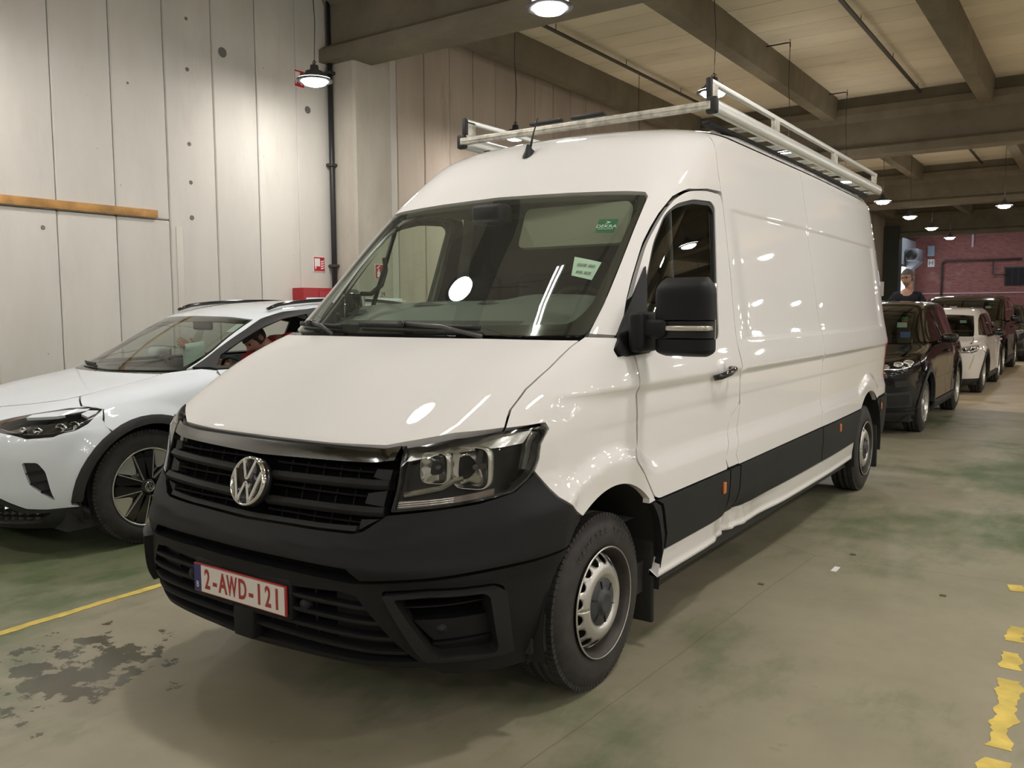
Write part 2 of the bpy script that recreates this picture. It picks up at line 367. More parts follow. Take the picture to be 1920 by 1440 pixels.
# ================================================================== BUILDING
STRIPS = [(-.78, .1, 1.5), (4.2, -9, -5), (.6, -10, -6), (-3.2, -9, -5), (9.8, -9, -5)]
def conc_mat(name, c1, c2, stain=(.25, .2, .15), sc=.8, streak=(1, 1, .25), rough=.85, amt=.5, spots=True):
    m = bpy.data.materials.new(name); m.use_nodes = True; nt = m.node_tree; b = nt.nodes['Principled BSDF']; b.inputs['Roughness'].default_value = rough; b.inputs['Specular IOR Level'].default_value = .3
    tc = nt.nodes.new('ShaderNodeNewGeometry'); mp = nt.nodes.new('ShaderNodeMapping'); mp.inputs['Scale'].default_value = streak; nt.links.new(tc.outputs['Position'], mp.inputs[0])
    def noise(s, d, src=mp): n = nt.nodes.new('ShaderNodeTexNoise'); n.inputs['Scale'].default_value = s; n.inputs['Detail'].default_value = d; n.inputs['Roughness'].default_value = .65; nt.links.new(src.outputs[0], n.inputs['Vector']); return n
    n1 = noise(sc, 8); r = nt.nodes.new('ShaderNodeValToRGB'); r.color_ramp.elements[0].position = .35; r.color_ramp.elements[0].color = (*c1, 1); r.color_ramp.elements[1].position = .65; r.color_ramp.elements[1].color = (*c2, 1); nt.links.new(n1.outputs[0], r.inputs[0])
    n2 = noise(sc*2.3, 10); r2 = nt.nodes.new('ShaderNodeMapRange'); r2.inputs[1].default_value = .58; r2.inputs[2].default_value = .8; r2.inputs[4].default_value = amt; nt.links.new(n2.outputs[0], r2.inputs[0])
    mx = nt.nodes.new('ShaderNodeMix'); mx.data_type = 'RGBA'; nt.links.new(r2.outputs[0], mx.inputs[0]); nt.links.new(r.outputs[0], mx.inputs[6]); mx.inputs[7].default_value = (*stain, 1)
    out = mx.outputs[2]
    oi = nt.nodes.new('ShaderNodeObjectInfo'); mr = nt.nodes.new('ShaderNodeMapRange'); mr.inputs[3].default_value = .93; mr.inputs[4].default_value = 1.05; nt.links.new(oi.outputs['Random'], mr.inputs[0])
    m2 = nt.nodes.new('ShaderNodeMix'); m2.data_type = 'RGBA'; m2.blend_type = 'MULTIPLY'; m2.inputs[0].default_value = 1; nt.links.new(out, m2.inputs[6]); nt.links.new(mr.outputs[0], m2.inputs[7])
    out = m2.outputs[2]
    if spots:
        v = nt.nodes.new('ShaderNodeTexVoronoi'); v.inputs['Scale'].default_value = 3.1; nt.links.new(tc.outputs['Position'], v.inputs['Vector'])
        mr2 = nt.nodes.new('ShaderNodeMapRange'); mr2.inputs[1].default_value = .012; mr2.inputs[2].default_value = .03; mr2.inputs[3].default_value = .45; mr2.inputs[4].default_value = 1; nt.links.new(v.outputs['Distance'], mr2.inputs[0])
        m3 = nt.nodes.new('ShaderNodeMix'); m3.data_type = 'RGBA'; m3.blend_type = 'MULTIPLY'; m3.inputs[0].default_value = 1; nt.links.new(out, m3.inputs[6]); nt.links.new(mr2.outputs[0], m3.inputs[7]); out = m3.outputs[2]
    nt.links.new(out, b.inputs['Base Color'])
    bp = nt.nodes.new('ShaderNodeBump'); bp.inputs['Strength'].default_value = .35; bp.inputs['Distance'].default_value = .01; n3 = noise(14, 8); nt.links.new(n3.outputs[0], bp.inputs['Height']); nt.links.new(bp.outputs[0], b.inputs['Normal'])
    if 'ceiling' in name:
        d = nt.nodes.new('ShaderNodeVectorMath'); d.operation = 'DISTANCE'; d.inputs[1].default_value = (-4.45, 24.2, 5.98); nt.links.new(tc.outputs['Position'], d.inputs[0])
        ad = nt.nodes.new('ShaderNodeMath'); ad.operation = 'MULTIPLY_ADD'; ad.inputs[1].default_value = .9; nt.links.new(n2.outputs[0], ad.inputs[0]); nt.links.new(d.outputs['Value'], ad.inputs[2])
        mr4 = nt.nodes.new('ShaderNodeMapRange'); mr4.inputs[1].default_value = .55; mr4.inputs[2].default_value = .85; mr4.inputs[3].default_value = .7; mr4.inputs[4].default_value = 0; nt.links.new(ad.outputs[0], mr4.inputs[0])
        m4 = nt.nodes.new('ShaderNodeMix'); m4.data_type = 'RGBA'; nt.links.new(mr4.outputs[0], m4.inputs[0]); nt.links.new(out, m4.inputs[6]); m4.inputs[7].default_value = (.42, .22, .07, 1); nt.links.new(m4.outputs[2], b.inputs['Base Color'])
    return m
M_WALL = conc_mat('wall_concrete', (.57, .545, .505), (.68, .655, .61), (.40, .36, .31), .7, (1, 1, .3), amt=.45)
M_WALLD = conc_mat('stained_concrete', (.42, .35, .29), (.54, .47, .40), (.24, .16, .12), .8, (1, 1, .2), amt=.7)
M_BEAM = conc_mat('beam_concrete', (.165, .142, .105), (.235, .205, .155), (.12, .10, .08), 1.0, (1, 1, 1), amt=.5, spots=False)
M_COL = conc_mat('column_concrete', (.36, .33, .28), (.50, .46, .40), (.24, .21, .17), 1.2, (1, 1, .3), amt=.6)
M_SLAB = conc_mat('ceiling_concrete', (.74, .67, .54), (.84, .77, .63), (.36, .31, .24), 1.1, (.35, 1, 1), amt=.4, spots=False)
M_DARK = mat('dark_void', (.012, .012, .012), .8)
M_SEAM = mat('seam_dark', (.16, .14, .12), .9)
M_STEEL = mat('dark_steel', (.06, .055, .05), .5, .3)
M_WHITEMETAL = mat('painted_pipe', (.35, .33, .29), .5)
WX = -6.0
# floor ------------------------------------------------------------
def floor_mat():
    m = bpy.data.materials.new('floor_paint'); m.use_nodes = True; nt = m.node_tree; b = nt.nodes['Principled BSDF']
    g = nt.nodes.new('ShaderNodeNewGeometry'); L = nt.links
    def noise(s, d, ro=.6, sc=(1, 1, 1), loc=(0, 0, 0)):
        mp = nt.nodes.new('ShaderNodeMapping'); mp.inputs['Scale'].default_value = sc; mp.inputs['Location'].default_value = loc; L.new(g.outputs['Position'], mp.inputs[0])
        n = nt.nodes.new('ShaderNodeTexNoise'); n.inputs['Scale'].default_value = s; n.inputs['Detail'].default_value = d; n.inputs['Roughness'].default_value = ro; L.new(mp.outputs[0], n.inputs['Vector']); return n.outputs[0]
    def mr(x, a, b_, c=0, d=1): r = nt.nodes.new('ShaderNodeMapRange'); r.inputs[1].default_value = a; r.inputs[2].default_value = b_; r.inputs[3].default_value = c; r.inputs[4].default_value = d; L.new(x, r.inputs[0]); return r.outputs[0]
    def mix(f, a, b_, bt='MIX'):
        x = nt.nodes.new('ShaderNodeMix'); x.data_type = 'RGBA'; x.blend_type = bt
        if isinstance(f, float): x.inputs[0].default_value = f
        else: L.new(f, x.inputs[0])
        for i, q in ((6, a), (7, b_)):
            if isinstance(q, tuple): x.inputs[i].default_value = (*q, 1)
            else: L.new(q, x.inputs[i])
        return x.outputs[2]
    def math_(op, a, b_=None):
        x = nt.nodes.new('ShaderNodeMath'); x.operation = op
        for i, q in ((0, a), (1, b_)):
            if q is None: continue
            if isinstance(q, (int, float)): x.inputs[i].default_value = q
            else: L.new(q, x.inputs[i])
        return x.outputs[0]
    s = nt.nodes.new('ShaderNodeSeparateXYZ'); L.new(g.outputs['Position'], s.inputs[0]); X, Y = s.outputs[0], s.outputs[1]
    green = mix(mr(noise(1.6, 6), .3, .7), (.065, .105, .040), (.12, .155, .075))
    grey = mix(mr(noise(2.1, 8), .3, .7), (.265, .240, .168), (.33, .298, .212))
    wear = mr(math_('ADD', noise(.42, 9, .62, (1, 1, 1), (3.3, 1.2, 0)), math_('MULTIPLY', noise(4, 8, .7, (1.6, .5, 1)), .28)), .50, .66)
    # less worn paint by the wall car, with the car's shade coloured in
    nearwall = mr(X, -2.4, -1.2, .95, 0)
    wear = math_('ADD', wear, mr(Y, 3.2, .3, -.12, .30)); wear = math_('SUBTRACT', wear, nearwall); wear = math_('MAXIMUM', wear, 0.0)
    c = mix(wear, green, grey)
    # bare concrete beyond y=12.2 on the right bay
    y2 = math_('ADD', Y, math_('MULTIPLY', noise(.7, 6), .8))
    bare = mr(y2, 12.55, 12.75)
    c = mix(bare, c, mix(mr(noise(.9, 7), .3, .7), (.48, .39, .25), (.60, .50, .34)))
    # fine scuffs
    sc = mr(noise(3.5, 10, .75, (1, .25, 1)), .62, .72, 0, .35); c = mix(sc, c, (.34, .33, .28))
    dk = mr(noise(7, 10, .7), .64, .74, 0, .5); c = mix(dk, c, (.07, .065, .05))
    # cracks
    v = nt.nodes.new('ShaderNodeTexVoronoi'); v.feature = 'DISTANCE_TO_EDGE'; v.inputs['Scale'].default_value = .22
    wm = nt.nodes.new('ShaderNodeMix'); wm.data_type = 'VECTOR'; wm.inputs[0].default_value = .06; L.new(g.outputs['Position'], wm.inputs[4])
    nv = nt.nodes.new('ShaderNodeTexNoise'); nv.inputs['Scale'].default_value = 1.3; nv.inputs['Detail'].default_value = 8; L.new(g.outputs['Position'], nv.inputs['Vector']); L.new(nv.outputs['Color'], wm.inputs[5]); L.new(wm.outputs[1], v.inputs['Vector'])
    cr = mr(v.outputs['Distance'], .0003, .0009, .4, 0); c = mix(cr, c, (.06, .05, .04))
    # water spilled on the floor to the left of the van's nose
    dx = math_('SUBTRACT', X, -1.0); dy = math_('SUBTRACT', Y, -.12)
    blob = mr(math_('SQRT', math_('ADD', math_('MULTIPLY', math_('MULTIPLY', dx, dx), 1.2), math_('MULTIPLY', math_('MULTIPLY', dy, dy), 1.5))), .15, 1.35, .235, -.25)
    wet = mr(math_('ADD', noise(5.0, 9, .62), blob), .66, .69); wet = math_('MULTIPLY', wet, .8)
    c = mix(wet, c, mix(.8, c, (.01, .015, .01)))
    L.new(c, b.inputs['Base Color'])
    ro = mr(noise(2.5, 8), .3, .7, .34, .52); rr = nt.nodes.new('ShaderNodeMix'); rr.inputs[3].default_value = .10; L.new(wet, rr.inputs[0]); L.new(ro, rr.inputs[2]); L.new(rr.outputs[0], b.inputs['Roughness'])
    b.inputs['Specular IOR Level'].default_value = .45
    bp = nt.nodes.new('ShaderNodeBump'); bp.inputs['Strength'].default_value = .12; bp.inputs['Distance'].default_value = .004; L.new(noise(9, 9), bp.inputs['Height']); L.new(bp.outputs[0], b.inputs['Normal'])
    return m
tag(MB().box((WX-.3, -12, -.2), (24.3, 52, 0)).build('floor', floor_mat()), kind='structure', label='green painted concrete floor worn to grey')
def ymark(name, pts, w, label, rough=.02, cat='floor line', gaps=(), seed=1):
    rr = random.Random(seed); m = mat('yellow_paint', (.62, .47, .10), .6, var=.25, vscale=9)
    t = MB(); p = polyp(pts, .022); n = len(p)
    d = np.gradient(p, axis=0); d /= np.linalg.norm(d, axis=1, keepdims=True); nn = np.stack([-d[:, 1], d[:, 0]], 1)
    A = np.zeros(n); B_ = np.zeros(n)
    for i in range(1, n): A[i] = A[i-1]*.75+rr.uniform(-rough, rough); B_[i] = B_[i-1]*.75+rr.uniform(-rough, rough)
    for i in range(n-1):
        if any(a < i/n < b for a, b in gaps): continue
        q = [p[i]-nn[i]*(w/2+A[i]), p[i]+nn[i]*(w/2+B_[i]), p[i+1]+nn[i+1]*(w/2+B_[i+1]), p[i+1]-nn[i+1]*(w/2+A[i+1])]
        t.add([(x, y, .0008) for x, y in q]+[(x, y, .002) for x, y in q], [(0, 1, 2, 3), (4, 5, 6, 7), (0, 1, 5, 4), (1, 2, 6, 5), (2, 3, 7, 6), (3, 0, 4, 7)])
    return tag(t.build(name, m), label, cat)
ymark('bay_line', [(-1.665, -2.6), (-1.678, -.1), (-1.692, .73), (-1.72, 7.5)], .055, 'thin yellow painted bay line on the floor between the van and the white car', .004)
ymark('lane_line', [(2.33, .2), (2.325, .48)], .08, 'nearest scrap of the worn yellow lane line, below the lower right corner', .008, seed=5)
ymark('lane_line', [(2.315, .72), (2.303, 1.25)], .08, 'scrap of worn yellow lane line at the lower right corner', .012, seed=6)
ymark('lane_line', [(2.298, 1.34), (2.285, 1.98)], .085, 'longest ragged piece of the worn yellow lane line at the right edge', .013, seed=7)
ymark('lane_line', [(2.278, 2.10), (2.268, 2.30)], .08, 'short yellow lane line scrap just beyond the longest ragged piece', .010, seed=8)
ymark('lane_line', [(2.262, 2.45), (2.256, 2.66)], .075, 'far short yellow lane line scrap at the right edge', .010, seed=9)
ymark('lane_line', [(2.22, 3.25), (2.19, 3.36)], .07, 'tiny yellow lane line scrap farthest away at the right edge', .008, seed=2)
tag(MB().box((1.30, 3.06, .0005), (1.33, 3.16, .003)).build('paper_scrap', mat('paper', (.8, .8, .78), .7)), 'small white paper scrap lying on the floor right of the van', 'scrap')
for i, (x, y) in enumerate([(1.33, 3.47), (1.05, 2.6), (1.9, 2.95)]):
    tag(MB().cbox((x, y, .004), (.03, .018, .008)).build('floor_debris', mat('debris', (.2, .15, .08), .8)), 'tiny brown crumb of debris on the green floor right of the van', 'debris', 'crumbs on the floor')
# left wall of precast planks ---------------------------------------
wl = empty('wall_left', (WX, 0, 0)); wl['kind'] = 'structure'
ys = [-12+.615*k for k in range(0, 24)]
seams = [v for v in np.arange(2.497-.618*23, 6.3, .618)]
seams += [6.9]+[7.457+.606*k for k in range(0, 58)]
def plank_obj(name, lo, hi, m, parent, bev=.012):
    t = MB(); t.rbox(lo, hi, bev, seg=1); o = t.build(name, m, parent); o.data.polygons.foreach_set('use_smooth', [False]*len(o.data.polygons)); return o
for a, b in zip(seams[:-1], seams[1:]):
    if b-a < .2: continue
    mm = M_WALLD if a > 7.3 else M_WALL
    if 1 < a < 3.6 or a < 1 or False:
        plank_obj('wall_plank', (-.25, a+.004, 0), (0, b-.004, 2.505), mm, wl); plank_obj('wall_plank', (-.25, a+.004, 2.515), (0, b-.004, 6.0), mm, wl)
    else: plank_obj('wall_plank', (-.25, a+.004, 0), (random.uniform(-.004, .004), b-.004, 6.0), mm, wl)
tag(MB().box((-.5, -12, 0), (-.24, 52, 6.4)).build('seam_filler', M_SEAM, wl), 'dark joint filler behind the planks')
# pale repair strip and horizontal joint
MB().rbox((-.004, 3.80, 0), (.008, 3.88, 2.45), .004).build('mortar_strip', mat('mortar', (.6, .57, .52), .9), wl)
for y, z, r in [(4.495, 4.496, .055), (5.768, 4.08, .045), (4.021, 4.199, .022), (4.013, 3.381, .022), (4.015, 2.957, .022), (4.012, 2.565, .026), (2.35, 2.33, .02), (4.03, 4.75, .018), (3.3, 3.9, .012)]:
    o = MB().lathe([(-.002, .0), (.003, r*.6), (.004, r), (-.002, r*1.05)], 16, Matrix.Translation((0, y, z))).build('anchor_hole', mat('hole_grey', (.16, .15, .135), .9), wl)
for y0, y1, z0, nm, r in [(-11.9, 0, 0, 0, 0)]: pass
# column & pipe
def pillar(name, lo, hi, lab, parent=None):
    o = plank_obj(name, lo, hi, M_COL, None, .03); return tag(o, lab, kind='structure')
pillar('trim_1', (WX, 6.15, 0), (-5.55, 6.86, 4.95), 'concrete column against the left wall')
pillar('trim_2', (WX, 17.45, 0), (-5.55, 18.1, 4.95), 'concrete column')
pillar('trim_3', (WX, 27.9, 0), (-5.55, 28.6, 4.95), 'concrete column')
plank_obj('trim_4', (WX, 40.2, 0), (-5.32, 40.9, 5.2), mat('dark_column', (.05, .055, .045), .8), None)['kind'] = 'structure'
pp = empty('drain_pipe', (-5.93, 6.10, 0), label='black drain pipe running down beside the concrete column', cat='pipe')
t = MB(); t.tube([(0, 0, .02), (0, 0, 5.9)], .035, 14); t.build('pipe_run', mat('black_pipe', (.02, .02, .022), .4), pp)
t = MB(); t.tube([(-.02, .075, .02), (-.02, .075, 5.9)], .012, 8); t.build('conduit', mat('grey_conduit', (.3, .29, .28), .5), pp)
for z in (.8, 2.1, 3.42, 4.6): MB().rbox((-.06, -.055, z-.02), (.05, .1, z+.02), .01).build('bracket', M_STEEL, pp)
# timber rail
o = MB().rbox((WX, .9, 2.52), (WX+.035, 3.57, 2.605), .004).build('timber_rail', None or mat('pine', (.42, .22, .07), .7, var=.35, vscale=6))
tag(o, 'orange brown timber batten fixed along the left concrete wall', 'batten')
# fire signs, cabinet
def sign(name, y0, y1, z0, z1, x, kind, label):
    e = empty(name, (x, (y0+y1)/2, (z0+z1)/2), label=label, cat='sign'); w = (y1-y0)/2; h = (z1-z0)/2
    white = mat('sign_white', (.85, .83, .82), .4); red = mat('sign_red', (.50, .01, .02), .45)
    MB().rbox((.0, -w, -h), (.006, w, h), .002).build('border', white, e); MB().box((.006, -w+.008, -h+.008), (.0075, w-.008, h-.008)).build('face', red, e)
    t = MB()
    if kind == 'hose':
        t.box((.0076, -w*.82, -h*.30), (.0085, w*.12, h*.74)); t.box((.0076, -w*.75, -h*.62), (.0085, -w*.55, -h*.3))
    else:
        t.prism(rnd([(-w*.62, -h*.75), (-w*.15, -h*.75), (-w*.15, h*.05), (-w*.62, h*.05)], .01), .0076, .0085, 'x'); t.prism([(-w*.5, h*.12), (-w*.25, h*.12), (-w*.3, h*.4), (-w*.45, h*.4)], .0076, .0085, 'x'); t.prism([(-w*.7, h*.4), (-w*.45, h*.5), (-w*.1, h*.75), (-w*.15, h*.85), (-w*.5, h*.65), (-w*.72, h*.5)], .0076, .0085, 'x')
    for k in range(4):
        z = -h*.65+k*h*.3; t.prism([(w*.25, z), (w*.55, z-.004+h*.05), (w*.8, z+h*.16), (w*.78, z+h*.3), (w*.55, z+h*.16), (w*.3, z+h*.2)], .0076, .0085, 'x')
    t.build('pictogram', white, e)['kind'] = 'stuff'; return e
sign('fire_sign', 5.795, 5.993, 2.02, 2.218, WX, 'hose', 'red fire hose sign with flames on the pale concrete wall')
sign('extinguisher_sign', 6.47, 6.69, 1.93, 2.13, -5.55, 'ext', 'red fire extinguisher sign on the column seen through the van windscreen')
sign('warning_sign', 5.55, 5.72, 4.33, 4.55, WX, 'hose', 'small red edged sign high on the wall behind the pendant lamp')
e = empty('hose_cabinet', (WX, 5.74, 1.43), label='red wall mounted fire hose cabinet left of the van windscreen', cat='cabinet')
R_ = mat('cabinet_red', (.34, .012, .018), .4)
MB().rbox((0, -.31, -.37), (.22, .31, .37), .012).build('body', R_, e); MB().rbox((.22, -.06, -.33), (.232, .27, .33), .006).build('door', R_, e)
t = MB()
for k in range(4): t.prism([(.06+k*.05, .16), (.09+k*.05, .17), (.12+k*.05, .24), (.10+k*.05, .30), (.07+k*.05, .23)], .233, .236, 'x')
t.build('flame_mark', mat('sign_white', (.85, .83, .82), .4), e)
vs, fs = text_geo('29', .09, frame((-5.548, 6.62, 1.72), (1, 0, 0))); o = MB().add(vs, fs, False).build('column_number', mat('black_print', (.03, .03, .03), .6), None, fix=False); tag(o, 'black stencilled number 29 on the concrete column', 'number')
# red pipe next to column by cabinet
# ceiling --------------------------------------------------------------
ce = empty('ceiling', (0, 0, 0)); ce['kind'] = 'structure'
CZ = 5.98; y = -12.0+.12
k = 0
while y < 52:
    o = plank_obj('ceiling_plank', (WX-.3, y+.004, CZ+random.uniform(0, .006)), (24.2, y+.626, CZ+.12), M_SLAB, ce, .01); y += .632; k += 1
tag(MB().box((WX-.4, -12.2, CZ+.1), (24.4, 52.2, CZ+.3)).build('roof_deck', M_SEAM, ce))
def girder(n, y0, w=.5, zb=4.72):
    t = MB(); h = w/2; c = y0+h
    prof = [(-h, zb), (h, zb), (h, zb+.16), (h-.12, zb+.24), (h-.12, 5.45), (h-.02, 5.60), (h-.02, 5.74), (h-.14, 5.78), (h-.14, 6.0), (-h+.14, 6.0), (-h+.14, 5.78), (-h+.02, 5.74), (-h+.02, 5.60), (-h+.12, 5.45), (-h+.12, zb+.24), (-h, zb+.16)]
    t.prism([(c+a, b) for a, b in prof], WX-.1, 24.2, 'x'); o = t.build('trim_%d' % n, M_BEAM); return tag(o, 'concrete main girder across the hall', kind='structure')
for n, y0 in ((5, -5.4), (6, 5.98), (7, 17.4), (8, 27.9), (9, 40.3)): girder(n, y0)
n = 10
for a, b in ((-11.9, -5.4), (-4.9, 5.98), (6.48, 17.4), (17.9, 27.9), (28.4, 40.3), (40.8, 51.8)):
    for bx in (-5.62, -2.53, .42, 3.37, 6.32, 9.27, 12.22, 15.17, 18.12, 21.07):
        hw = .15; z0 = 5.52
        prof = [(bx-hw*.8, z0), (bx+hw*.8, z0), (bx+hw, 6.0), (bx-hw, 6.0)]
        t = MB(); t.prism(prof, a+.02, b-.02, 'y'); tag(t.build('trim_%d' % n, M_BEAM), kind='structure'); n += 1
# conduits & droppers
for x, a, b in ((-4.76, 6.6, 17.3), (-.75, 6.6, 17.3), (2.2, 6.6, 17.3), (-.75, 18, 27.8), (-4.76, 18, 27.8)):
    e = empty('cable_tray', (x, a, 5.86), label='thin dark cable conduit hung under the ceiling at x %s' % x, cat='conduit')
    MB().box((-.03, 0, -.015), (.03, b-a, .015)).build('tray', M_STEEL, e)
    yy = .8
    while yy < b-a: MB().tube([(0, yy, 0), (0, yy, .12)], .006, 6).build('hanger', M_STEEL, e); yy += 2.4
for i, o in enumerate([o for o in bpy.data.objects if o.name.startswith('cable_tray')]):
    o['label'] = ['dark cable conduit under the ceiling nearest the left wall, first bay', 'dark cable conduit under the ceiling above the van roof rack', 'dark cable conduit under the ceiling at the far right of the first bay', 'dark cable conduit beyond the second girder', 'dark cable conduit beyond the second girder by the left wall'][i]
# brown rust stain is wear on the slab: a thin flat patch of staining
# right, front and back walls ------------------------------------------
M_FAR = conc_mat('far_wall', (.50, .47, .42), (.58, .55, .5), (.3, .25, .2), .5)
tag(MB().box((24, -12, 0), (24.3, 52, 6.1)).build('wall_right', M_FAR), kind='structure')
tag(MB().box((WX-.3, -12.3, 0), (24.3, -12, 6.1)).build('wall_front', M_FAR), kind='structure')
def brick_mat():
    m = bpy.data.materials.new('brick_wall'); m.use_nodes = True; nt = m.node_tree; b = nt.nodes['Principled BSDF']; b.inputs['Roughness'].default_value = .85; L = nt.links
    g = nt.nodes.new('ShaderNodeNewGeometry'); s = nt.nodes.new('ShaderNodeSeparateXYZ'); c = nt.nodes.new('ShaderNodeCombineXYZ'); L.new(g.outputs['Position'], s.inputs[0]); L.new(s.outputs[0], c.inputs[0]); L.new(s.outputs[2], c.inputs[1])
    br = nt.nodes.new('ShaderNodeTexBrick'); br.inputs['Scale'].default_value = 1; br.inputs['Brick Width'].default_value = .22; br.inputs['Row Height'].default_value = .075; br.inputs['Mortar Size'].default_value = .006
    br.inputs['Color1'].default_value = (.30, .10, .085, 1); br.inputs['Color2'].default_value = (.20, .065, .06, 1); br.inputs['Mortar'].default_value = (.30, .2, .17, 1); L.new(c.outputs[0], br.inputs['Vector'])
    n = nt.nodes.new('ShaderNodeTexNoise'); n.inputs['Scale'].default_value = .9; n.inputs['Detail'].default_value = 9; L.new(g.outputs['Position'], n.inputs['Vector'])
    mr = nt.nodes.new('ShaderNodeMapRange'); mr.inputs[1].default_value = .6; mr.inputs[2].default_value = .75; mr.inputs[4].default_value = .5; L.new(n.outputs[0], mr.inputs[0])
    mx = nt.nodes.new('ShaderNodeMix'); mx.data_type = 'RGBA'; L.new(mr.outputs[0], mx.inputs[0]); L.new(br.outputs[0], mx.inputs[6]); mx.inputs[7].default_value = (.48, .33, .28, 1); L.new(mx.outputs[2], b.inputs['Base Color']); return m
tag(MB().box((WX-.3, 48, 0), (24.3, 48.3, 6.4)).build('wall_back', brick_mat()), kind='structure')
tag(MB().box((WX-.02, 43.0, 0), (WX+.06, 48, 5.0)).build('trim_90', mat('grey_render', (.45, .46, .47), .8)), kind='structure', label='pale grey rendered wall end before the brick wall')
# daylight doorway in that wall
e = empty('window_1', (WX+.07, 45.2, 2.6)); e['kind'] = 'structure'
MB().box((0, -.85, -.95), (.02, .85, .95)).build('pane', mat('daylight_pane', (.8, .85, .9), .3, emit=(.85, .92, 1), es=6), e)
MB().box((0, -.95, .95), (.05, .95, 1.05)).build('frame', M_STEEL, e)
e = empty('air_heater', (WX+.4, 45.6, 4.1), label='grey wall hung air heater above the man in the far corner', cat='heater')
MB().rbox((-.3, -.7, -.25), (.3, .7, .35), .04).build('casing', mat('heater_grey', (.28, .3, .33), .5, .3), e); MB().lathe([(.0, .0), (0, .26), (.08, .26), (.08, .2)], 16, Matrix.Translation((0, -.72, .05)), 'y').build('fan_ring', M_STEEL, e)
MB().prism([(-.3, -.9), (.35, -.3), (.35, -.25), (-.3, -.25)], -.5, .5, 'y').build('bracket', mat('heater_grey', (.28, .3, .33)), e)
e = empty('pipe_loop', (-4.62, 47.88, 0), label='dark pipe looping up and along the brick back wall', cat='pipe')
MB().tube([(0, 0, 1.2), (0, 0, 3.75), (.04, 0, 3.86), (.15, 0, 3.92), (3.6, 0, 3.92)], .05, 8).build('pipe_run', M_STEEL, e)
MB().tube([(2.35, -.02, 3.92), (2.35, -.02, 3.2), (2.4, -.02, 3.15), (3.0, -.02, 3.15)], .035, 8).build('pipe_branch', M_STEEL, e)
tag(MB().rbox((-5.35, 47.85, 4.2), (-5.0, 48, 4.75), .02).build('control_box', mat('box_blue', (.28, .34, .4), .5)), 'pale blue control box on the brick wall', 'box')
e = empty('letter_sign', (-5.17, 47.99, 3.85), label='small square sign with a letter H on the brick wall', cat='sign')
MB().box((-.16, -.02, -.2), (.16, 0, .2)).build('plate', mat('sign_white', (.85, .83, .82)), e); vs, fs = text_geo('H', .34, frame((0, -.022, 0), (0, -1, 0))); MB().add(vs, fs, False).build('letter', mat('black_print', (.03, .03, .03)), e, fix=False)
e = empty('vent_grille', (-.9, 47.98, 3.05), label='dark louvred vent opening in the brick wall at the right', cat='vent')
MB().box((-.85, -.03, -.45), (.95, 0, .42)).build('opening', M_DARK, e); t = MB()
MB().box((-.9, -.05, .42), (1, 0, .48)).build('frame', M_STEEL, e)
for k in range(7): MB().box((-.8+k*.27, -.045, -.44), (-.78+k*.27, -.01, .42)).build('bar', M_STEEL, e)
tag(MB().box((-6, 47.95, 2.22), (24, 48, 2.27)).build('wall_rail', mat('rail_pink', (.55, .42, .45), .6)), 'pale horizontal rail along the brick back wall', 'rail')
tag(MB().rbox((-3.3, 47.9, 4.6), (-3.2, 48, 5.3), .01).build('wall_socket', mat('rail_pink', (.5, .4, .4), .6)), 'short pale duct on the brick wall under the girder', 'duct')
e = empty('post_sign', (-5.3, 36.5, 0), label='small white sign on a thin post just behind the van', cat='sign'); MB().tube([(0, 0, 0), (0, 0, 2.6)], .03, 8).build('post', M_STEEL, e); MB().box((-.12, -.04, 2.0), (.14, -.03, 2.6)).build('plate', mat('sign_white', (.85, .83, .82)), e)
# ------------------------------------------------------------------ lamps
LM = mat('lamp_glow', (1, .97, .92), .5, emit=(1, .955, .90), es=185); LM2 = mat('lamp_glow_bright', (1, .97, .92), .5, emit=(1, .96, .91), es=205)
LB = mat('lamp_body', (.07, .07, .075), .45, .2); LR = mat('lamp_reflector', (.5, .5, .5), .3, .6)
def lamp(loc, zc=5.95, label='', r=.2):
    e = empty('pendant_lamp', loc, label=label, cat='lamp')
    MB().lathe([(-.066, .0), (-.062, r*.35), (-.046, r*.6), (-.014, r*.74)], 24, axis='z').build('diffuser', LM if loc[0] < -4 else LM2, e, fix=False)
    MB().lathe([(-.016, r*.74), (-.018, r*1.0), (-.01, r*1.02), (.0, r*1.01), (.002, r*.98), (.003, r*.78), (.05, r*.72), (.055, r*.55), (.09, r*.5), (.10, .05), (.16, .045), (.165, .0)], 24, axis='z').build('housing', LB, e)
    MB().lathe([(.0055, r*.965), (.0055, r*.80)], 24, axis='z').build('uplight_ring', mat('uplight_glow', (.9, .88, .85), .4, emit=(1, .93, .84), es=44) if loc[0] > -4 else mat('uplight_glow_dim', (.9, .88, .85), .4, emit=(1, .93, .84), es=10), e, fix=False)  # hidden glowing ring added above the rim to brighten the ceiling
    MB().tube([(0, 0, .16), (.015, .01, (zc-loc[2])*.35), (-.01, 0, (zc-loc[2])*.6), (0, 0, zc-loc[2])], .006, 6).build('cable', M_STEEL, e)
    MB().tube([(0, 0, .165), (.03, 0, .19), (0, 0, .22), (-.03, 0, .19), (0, 0, .165)], .006, 6, cap=False).build('hook', M_STEEL, e)
    if -2.4 < loc[0] < -1.9: MB().tube([(0, 0, zc-loc[2]-.12), (0, 0, zc-loc[2]-.06), (-.05, 0, zc-loc[2]-.05), (-2.36-loc[0], 0, zc-loc[2]-.05)], .012, 6).build('conduit_elbow', M_STEEL, e)
    return e
